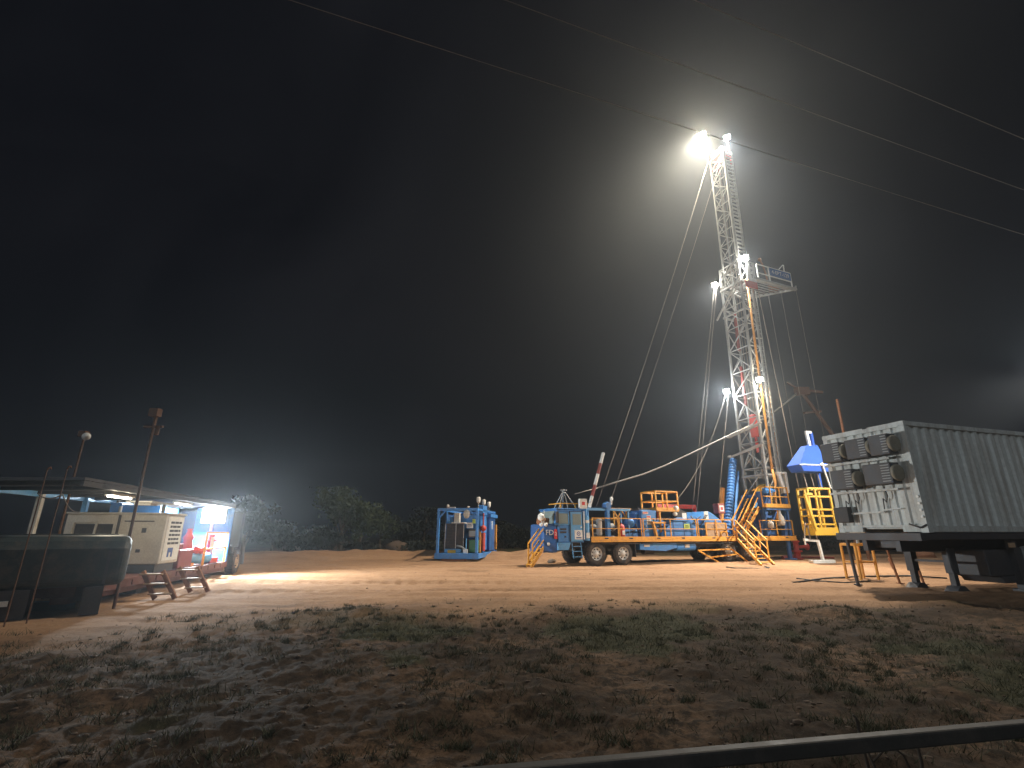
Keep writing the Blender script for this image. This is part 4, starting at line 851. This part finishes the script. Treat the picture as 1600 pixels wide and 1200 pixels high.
# props and stand below the container end
def prop(px0,py0,Y0,px1,py1,label,mat='rust',r=.035):
    q=at(px1,py1,Y0); g=gnd(px0,py0); q=at(px1,py1,g.y); b=MB(); b.tube((g.x,g.y,-.05),q,r,n=8)
    b.box((g.x-.08,g.y-.08,0),(g.x+.08,g.y+.08,.03))
    return tag(mesh_obj('steel_prop',b,mat),label,'prop')
prop(1341,914,15,1322,838,'dark upright prop under the near end of the grey container','dark',.05)
prop(1407,912,15,1378,838,'rusty leaning prop just right of the yellow stand')
prop(1397,890,15,1388,872,'short rusty stub leaning beside the rusty prop right of the yellow stand')
prop(1445,914,15,1415,838,'rusty leaning prop nearest the landing leg of the trailer')
p=gnd(1346,907); yst=thing('jack_stand',(p.x,p.y,0),math.radians(18),'yellow steel trestle with a white screw jack and round plate on top','stand')
b=MB(); w,d_,h=.78,.5,1.12
for x in (0,w):
    for y in (0,d_): b.bar((x,y,0),(x,y,h),.06)
for y in (0,d_): b.bar((0,y,h),(w,y,h),.08); b.bar((0,y,h*.5),(w,y,h*.5),.05)
for x in (0,w): b.bar((x,0,h),(x,d_,h),.08); b.bar((x,0,h*.5),(x,d_,h*.5),.05)
mesh_obj('trestle',b,'yellow',yst)
b=MB(); b.tube((w/2+.1,d_/2,h),(w/2+.1,d_/2,h+.36),.05); mesh_obj('jack_screw',b,'steel',yst)
b=MB(); b.lathe([(.001,0),(.3,0),(.32,.03),(.3,.06),(.001,.07)],(w/2,d_/2,h+.36),(0,0,1),18); b.lathe([(.001,0),(.15,0),(.16,.1),(.001,.12)],(w/2-.3,d_/2,h+.5),(0,0,1),14); mesh_obj('head_plate',b,'white',yst)
# ================================================================== yellow work cage with blue hood
p=gnd(1287,880); wc=thing('work_cage',(p.x,p.y,0),math.radians(12),'yellow barred work cage under a blue fabric hood on a white foot','work cage')
K=lambda n,b,m,bev=0,par=None: mesh_obj(n,b,m,par or wc,bev)
b=MB(); b.bar((-.75,0,.08),(.6,.0,.08),.3,.16); b.bar((.0,0,.1),(-.12,0,1.15),.12); b.bar((-.1,0,1.1),(-.95,0,1.15),.12); b.bar((-.9,.0,1.15),(-.9,.0,.9),.06); K('foot',b,'white',.01)
b=MB(); b.bar((-.55,0,1.15),(-.5,.1,2.0),.05); b.bar((-.9,0,1.15),(-.6,.1,2.0),.05); b.bar((.25,.3,.0),(.1,.3,1.7),.04); K('strut',b,'wire')
b=MB(); x0,x1,z0,z1=-.5,.85,1.62,3.75
for x in (x0,x1,x0+.45):
    for y in (-.3,.4): b.bar((x,y,z0),(x,y,z1),.09)
for z in (z1,z1-.42,z0+1.05,z0+.3,z0+.72):
    b.bar((x0,-.3,z),(x1+.05,-.3,z),.09); b.bar((x0,-.3,z),(x0,.4,z),.08); b.bar((x1,-.3,z),(x1,.4,z),.08)
b.bar((x0,.4,z1),(x1,.4,z1),.09); b.bar((x0+.1,-.34,z0),(x0-.25,-.34,z1-.3),.12); b.bar((x0-.25,-.34,z1-.3),(x0+.2,-.34,z1-.3),.12); K('cage',b,'lemon')
b=MB(); b.box((x0,-.34,z0-.25),(x1+.1,.44,z0+.14)); K('kick_plate',b,'lemon',.01)
b=MB(); Hz=4.55
apex0=(-.3,.3,6.15); 
b.add([(-.75,-.4,5.0),(1.05,-.4,5.0),(1.05,.6,5.0),(-.75,.6,5.0),(.2,.0,6.1),(.95,.0,6.15),(.95,.4,6.15),(.2,.4,6.1),(-.55,-.35,4.65),(1.05,-.35,4.65),(1.05,.55,4.65),(-.55,.55,4.65)],
 [(0,1,5,4),(1,2,6,5),(2,3,7,6),(3,0,4,7),(4,5,6,7),(8,9,1,0),(9,10,2,1),(10,11,3,2),(11,8,0,3),(11,10,9,8)]); K('hood',b,'hood',.01)
b=MB(); b.bar((-.8,-.42,4.98),(1.05,-.42,5.0),.05); b.bar((.45,-.45,5.0),(1.05,-.45,5.3),.06); b.bar((.6,-.44,5.0),(.95,-.34,3.75),.06); b.cut(); b.bar((.62,.2,6.1),(.55,.2,6.9),.12); b.bar((.5,.2,6.9),(.85,.2,6.9),.12); K('hood_frame',b,'white')
b=MB(); b.bar((.95,.3,3.75),(.95,.3,6.9),.13); K('hood_pole',b,'hood')
b=MB()
for x in (-.1,.35,.8): b.tube((x,.2,4.6),(x+.1,.2,3.75),.025,n=6); b.cut()
K('hanger',b,'wire')
# red wellhead by the rig
p=gnd(1247,874); wh=thing('wellhead',(p.x,p.y,0),.2,'red flanged wellhead valve standing on the ground behind the rig','wellhead')
for nm,bb in (('casing_spool',[(.001,0),(.3,0),(.3,.08),(.18,.1),(.18,.4),(.3,.42),(.3,.5),(.15,.52),(.15,.95),(.22,.97),(.22,1.05),(.1,1.08),(.08,1.35),(.001,1.36)],),):
    mesh_obj(nm,MB().lathe(bb,(0,0,0),(0,0,1),18),'red',wh)
b=MB(); b.tube((.15,0,.7),(.7,0,.7),.09); b.lathe([(.001,0),(.2,0),(.2,.06),(.001,.07)],(.7,0,.7),(1,0,0),16); mesh_obj('side_valve',b,'red',wh)
b=MB(); b.tube((-.3,0,.15),(-1.1,-.1,.1),.12); b.tube((.3,0,.12),(2.2,-.3,.08),.06); mesh_obj('flow_line',b,'darkred',wh)
# davit boom and post beyond the container
a0=at(1252,612,33); a1=at(1302,680,33); base=a0+(a1-a0)*((a0.z)/(a0.z-a1.z)); dv=thing('davit_boom',(base.x,base.y,0),0,'rusty leaning davit boom with a wide head beyond the grey container','boom')
t0=a0-V((base.x,base.y,0)); b=MB(); b.tube((0,0,0),t0,.16,.12,n=10); b.bar(t0*.86+V((-.9,0,0)),t0*.86+V((.3,0,.1)),.14); mesh_obj('boom',b,'dullrust',dv)
b=MB(); b.box(tuple(t0+V((-.4,-.2,-.25))),tuple(t0+V((.5,.2,.3)))); b.bar(t0+V((-.9,0,.7)),t0+V((.2,0,-.1)),.1); b.bar(t0+V((.3,0,.1)),t0+V((1.5,0,-.05)),.16); mesh_obj('boom_head',b,'dullrust',dv)
b=MB(); b.tube((-3,2,0),t0*.55,.07); b.lathe([(.001,0),(.7,0),(.6,.3),(.001,.35)],(0,0,0),(0,0,1),12); mesh_obj('boom_stay',b,'rust',dv)
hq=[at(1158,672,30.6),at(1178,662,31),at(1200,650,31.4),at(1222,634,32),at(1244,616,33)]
tag(mesh_obj('slung_hose',MB().path(hq,.05,8),'cream'),'wrapped hose with brightness put into its pale colour, slung from the rig mast to the davit boom head','hose')  # cream stands in for the light missing on this stretch of hose
p=at(1319,680,30); pole('steel_post',V((p.x,p.y,0)),at(1320,624,30).z,.09,'rust','plain rusty steel post sticking up beyond the grey container roof','post')
p=at(1648,588,20.5); lt=thing('light_tower',(p.x,p.y,0),math.radians(40),'tall floodlight tower beyond the grey container at the right edge','light tower')
b=MB(); b.tube((0,0,0),(0,0,p.z-.2),.09,n=10); b.bar((-.9,0,p.z-.25),(.9,0,p.z-.25),.08); mesh_obj('pole',b,'steel',lt)
b=MB(); b.box((-.8,-.5,.25),(.8,.5,1.1)); b.box((-1.1,-.6,.1),(1.1,.6,.25)); mesh_obj('generator_base',b,'yellow',lt,.03)
for x in (-.55,.55):
    b=MB(); b.box((x-.3,0,p.z-.2),(x+.3,.16,p.z+.2)); h=mesh_obj('flood_lamp',b,'steel',lt)
    b=MB(); b.box((x-.26,-.012,p.z-.16),(x+.26,-.002,p.z+.16)); mesh_obj('lamp_lens',b,'cool',h)
lamp('POINT',(0,-.2,p.z),700,(.93,.97,1),lt,size=.2)
lamp('SPOT',(0,-.25,p.z),30000,(1,.92,.82),lt,size=.25,target=local(lt,(9,26,2.2)),cone=66)
# things lying on the pad
b=MB(); pts=[gnd(x,y)+V((0,0,.03)) for x,y in ((1135,887),(1150,889),(1170,889),(1190,890),(1202,888),(1195,886))]; tag(mesh_obj('ground_hose',MB().path(pts,.025),'black'),'thin dark hose lying on the sand at the foot of the yellow stair','hose')
pts=[gnd(x,y)+V((0,0,.03)) for x,y in ((1240,912),(1290,905),(1350,902),(1420,901),(1480,905))]; tag(mesh_obj('ground_hose',MB().path(pts,.03),'black'),'dark hose stretched across the sand below the container','hose')
pts=[gnd(x,y)+V((0,0,.03)) for x,y in ((1245,905),(1275,909),(1320,912),(1360,909))]; tag(mesh_obj('ground_hose',MB().path(pts,.022),'black'),'dark hose lying by the prop at the container end','hose')
def sheet(cx,cy,w,d,mat,label,cat,name):
    g=gnd(cx,cy); n=14; m_=8; vs=[]
    for j in range(m_+1):
        for i in range(n+1):
            x=(i/n-.5)*w+.1*math.sin(j*2); y=(j/m_-.5)*d+.1*math.sin(i*1.7); vs.append((g.x+x*.92-y*.39,g.y+x*.39+y*.92,.03+.05*abs(math.sin(i*1.9+j*.8))*(random.random())))
    fs=[(j*(n+1)+i,j*(n+1)+i+1,(j+1)*(n+1)+i+1,(j+1)*(n+1)+i) for j in range(m_) for i in range(n)]
    o=mesh_obj(name,MB().add(vs,fs),mat); sd=o.modifiers.new('thickness','SOLIDIFY'); sd.thickness=.01; tag(o,label,cat)
sheet(1022,877,2.6,.9,'tarp','crumpled blue ground sheet under the middle of the rig','tarp','ground_sheet')
sheet(1232,872,2.4,1.4,'darkgreen','dark green ground sheet behind the rig beside the red wellhead','tarp','ground_sheet')
def stone(px,py,s,label,name='stone',mat='stone',cat='stone'):
    g=gnd(px,py); b=MB(); n=10; m_=7; vs=[]
    for j in range(m_+1):
        for i in range(n):
            a=2*math.pi*i/n; e=math.pi*(j/m_)-math.pi/2; k=.8+.4*random.random(); vs.append((g.x+math.cos(a)*math.cos(e)*s*k,g.y+math.sin(a)*math.cos(e)*s*k,gz(g.x,g.y)+(math.sin(e)*.6+.35)*s*k))
    b.add(vs,[(j*n+i,j*n+(i+1)%n,(j+1)*n+(i+1)%n,(j+1)*n+i) for j in range(m_) for i in range(n)],True); tag(mesh_obj(name,b,mat),label,cat)
stone(862,880,.22,'small reddish stone on the sand under the nose of the rig')
# ================================================================== overhead lines, foreground rail, dry weed
wd=V((2.86,1,0)).normalized()
for (px,py,lab) in ((800,114,'lowest of three thin overhead wires, crossing behind the mast top'),(800,6,'middle of three thin overhead wires, above the mast top'),(1080,0,'topmost overhead wire crossing the upper right corner of the sky')):
    e=math.atan((600-py)/FPX)+PITCH; Hh=9.5; Y=(Hh-CAM_H)/math.tan(e); q=at(px,py,Y)
    b=MB(); b.path([q+wd*s-V((0,0,.0006*(40**2-(s-12)**2)*0+.9*(1-((s-10)/55)**2)-.9)) for s in np.linspace(-45,65,60)],.007,5)
    tag(mesh_obj('overhead_wire',b,'cable'),lab,'power line')
hr=thing('hand_rail',(0,0,0),0,'dark steel rail slanting across the lower right corner close to the viewer','rail')
r0=V((.13,1.37,.962)); r1=V((1.50,1.63,.963)); dd=(r1-r0)
b=MB(); b.bar(r0-dd*1.4,r1+dd*1.6,.037,.037); mesh_obj('top_bar',b,'rail',hr,.006)
for k in (-1.3,2.5):
    b=MB(); q=r0+dd*k; b.bar((q.x,q.y,gz(q.x,q.y)-.1),(q.x,q.y,q.z-.02),.05); mesh_obj('post',b,'rail',hr)
w=thing('dry_weed',(1.32,1.95,gz(1.32,1.95)),0,'leafless dry weed with crossed black stalks behind the rail','weed')
b=MB(); W=lambda px,py,Y=1.95:at(px,py,Y)-w.location
for pts,r in (([(1380,1290),(1352,1180),(1338,1122),(1333,1117)],.006),([(1400,1290),(1372,1210),(1345,1150)],.005),([(1450,1290),(1440,1190),(1428,1145)],.006),([(1445,1250),(1412,1180),(1370,1148)],.005),([(1365,1190),(1388,1165),(1400,1140)],.0035),([(1372,1148),(1400,1165),(1432,1160)],.0035),([(1402,1160),(1398,1135)],.003)):
    b.path([W(*p_) for p_ in pts],r,5,[r*(1-.5*i/len(pts)) for i in range(len(pts))])
b.path([W(1385,1290),V((.02,.02,0))],.006,5); b.path([W(1450,1290),V((.06,0,0))],.006,5)
mesh_obj('stalk',b,'drytwig',w)
# ================================================================== trees and shrubs
def tree(px,topy,Y,width,leafmat,label,trunk=True,n=2600,seed=0,name='tree',cat='tree',lift=.25,leaf=.16):
    rg=np.random.default_rng(seed); rd=random.Random(seed)
    top=at(px,topy,Y); H=max(.8,top.z); x0,y0=top.x,top.y; z0=gz(x0,y0)
    t=thing(name,(x0,y0,z0),0,label,cat)
    b=MB(); tips=[]
    nb=7 if trunk else 9
    if trunk: b.path([(0,0,-.1),(rd.uniform(-.1,.1),0,H*.25),(rd.uniform(-.25,.25),.1,H*.5),(rd.uniform(-.3,.3),0,H*.8)],.1,7,[.055*H**.5*1.3,.045*H**.5*1.2,.05,.02])
    for k in range(nb):
        a=2*math.pi*k/nb+rd.uniform(-.3,.3); s=(H*rd.uniform(.2,.55)) if trunk else 0; e=H*rd.uniform(.55,.95); rr=width*rd.uniform(.25,.5)*(1.15-e/H*.5)
        q=V((math.cos(a)*rr,math.sin(a)*rr,e)); mid=V((q.x*.45,q.y*.45,s+(e-s)*.6)); b.path([(0,0,s),mid,q],.03,5,[.05,.03,.012]); tips+= [q,mid.lerp(q,.5)]
    if not trunk: tips += [V((rd.uniform(-.5,.5)*width,rd.uniform(-.4,.4)*width,H*rd.uniform(.2,.7))) for _ in range(8)]
    tips.append(V((rd.uniform(-.2,.2),0,H*.93)))
    mesh_obj('trunk' if trunk else 'stem',b,'bark',t)
    C_=np.array([tuple(p_) for p_ in tips]); ncl=len(C_)
    sub=np.concatenate([C_,C_[rg.integers(0,ncl,ncl*3)]+rg.normal(0,.12*width,(ncl*3,3))*np.array([1,1,.7])]); 
    c=sub[rg.integers(0,len(sub),n)]+rg.normal(0,1,(n,3))*np.array([.075*width,.075*width,.05*H])*rg.uniform(.4,1.3,(n,1))
    c[:,2]=np.clip(c[:,2],.1 if not trunk else H*lift*.6,H*1.0)
    d1=rg.normal(0,1,(n,3)); d1/=np.linalg.norm(d1,axis=1)[:,None]; d2=np.cross(d1,rg.normal(0,1,(n,3))); d2/=np.linalg.norm(d2,axis=1)[:,None]
    s=leaf*rg.uniform(.5,1.3,(n,1)); co=np.stack([c-d1*s,c+d2*s*.45,c+d1*s,c-d2*s*.45],1).reshape(-1,3)
    o=D.objects.new('crown',np_mesh('crown',co,np.arange(4*n).reshape(-1,4),M[leafmat],4)); col.objects.link(o); o.parent=t
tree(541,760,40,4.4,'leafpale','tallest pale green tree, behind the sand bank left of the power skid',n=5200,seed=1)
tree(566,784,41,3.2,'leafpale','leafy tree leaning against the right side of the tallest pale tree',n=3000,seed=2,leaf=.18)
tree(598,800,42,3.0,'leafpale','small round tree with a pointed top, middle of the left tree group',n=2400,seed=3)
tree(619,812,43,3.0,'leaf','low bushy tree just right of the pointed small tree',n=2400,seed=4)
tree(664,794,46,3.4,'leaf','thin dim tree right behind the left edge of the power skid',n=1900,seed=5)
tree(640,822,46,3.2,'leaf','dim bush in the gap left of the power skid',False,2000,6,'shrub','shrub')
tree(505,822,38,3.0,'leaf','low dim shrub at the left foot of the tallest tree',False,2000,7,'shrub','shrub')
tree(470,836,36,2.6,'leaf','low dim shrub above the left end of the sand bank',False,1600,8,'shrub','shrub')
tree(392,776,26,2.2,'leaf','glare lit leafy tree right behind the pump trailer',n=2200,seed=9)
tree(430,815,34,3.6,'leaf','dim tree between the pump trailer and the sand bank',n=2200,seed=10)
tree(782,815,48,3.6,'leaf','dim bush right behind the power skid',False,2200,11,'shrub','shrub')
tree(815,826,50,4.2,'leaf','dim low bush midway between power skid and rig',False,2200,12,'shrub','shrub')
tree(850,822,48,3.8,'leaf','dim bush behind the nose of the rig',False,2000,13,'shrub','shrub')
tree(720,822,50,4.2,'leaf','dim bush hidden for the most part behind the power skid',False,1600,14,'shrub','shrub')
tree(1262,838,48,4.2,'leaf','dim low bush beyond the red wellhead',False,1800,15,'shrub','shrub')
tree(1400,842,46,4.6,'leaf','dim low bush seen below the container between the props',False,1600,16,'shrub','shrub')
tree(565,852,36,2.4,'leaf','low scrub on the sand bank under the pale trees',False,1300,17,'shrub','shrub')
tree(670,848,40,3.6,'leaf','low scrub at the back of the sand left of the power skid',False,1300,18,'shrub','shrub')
stone(520,862,1.25,'pale earth mound on the left end of the sand bank','earth_mound','moundearth','mound')
stone(620,864,.9,'low earth mound on the middle of the sand bank','earth_mound','moundearth','mound')
# ================================================================== haze, sky, world
b=MB(); b.box((-440,-440,-2.2),(440,440,60)); hz=mesh_obj('haze',b,[]); hz['kind']='stuff'
m=D.materials.new('haze_air'); m.use_nodes=True; nt=m.node_tree; nt.nodes.clear()
o_=nt.nodes.new('ShaderNodeOutputMaterial'); pv=nt.nodes.new('ShaderNodeVolumePrincipled'); pv.inputs['Density'].default_value=.0015; pv.inputs['Color'].default_value=(.80,.88,.95,1); pv.inputs['Anisotropy'].default_value=.76
nt.links.new(pv.outputs[0],o_.inputs['Volume']); hz.data.materials.append(m)
wld=D.worlds.new('World'); scene.world=wld; wld.use_nodes=True; nt=wld.node_tree; bg=nt.nodes['Background']
tc=nt.nodes.new('ShaderNodeTexCoord'); nz=nt.nodes.new('ShaderNodeTexNoise'); nz.inputs['Scale'].default_value=2.2; nz.inputs['Distortion'].default_value=.6; nz.inputs['Detail'].default_value=5
rp=nt.nodes.new('ShaderNodeValToRGB'); rp.color_ramp.elements[0].position=.3; rp.color_ramp.elements[0].color=(.0014,.0018,.0036,1); rp.color_ramp.elements[1].position=.75; rp.color_ramp.elements[1].color=(.0085,.009,.0115,1)
nt.links.new(tc.outputs['Generated'],nz.inputs['Vector']); nt.links.new(nz.outputs[0],rp.inputs[0]); nt.links.new(rp.outputs[0],bg.inputs['Color']); bg.inputs['Strength'].default_value=1.0
fill_sun=D.lights.new('fill_sun','SUN'); fill_sun.energy=.52; fill_sun.angle=math.radians(25); fill_sun.color=(.86,.94,1)  # unseen weak sun, added behind the camera to lift the container's near side
fill_obj=D.objects.new('fill_sun',fill_sun); col.objects.link(fill_obj); fill_obj.rotation_euler=V((.42,1,-.62)).to_track_quat('-Z','Y').to_euler(); fill_obj.location=(-5,-10,12)
# ================================================================== render settings
scene.view_settings.view_transform='Standard'; scene.view_settings.look='None'; scene.view_settings.exposure=0; scene.view_settings.gamma=1
c=scene.cycles; c.max_bounces=4; c.diffuse_bounces=2; c.glossy_bounces=2; c.transmission_bounces=3; c.volume_bounces=0; c.transparent_max_bounces=6
c.sample_clamp_indirect=4; c.caustics_reflective=False; c.caustics_refractive=False; c.use_denoising=True
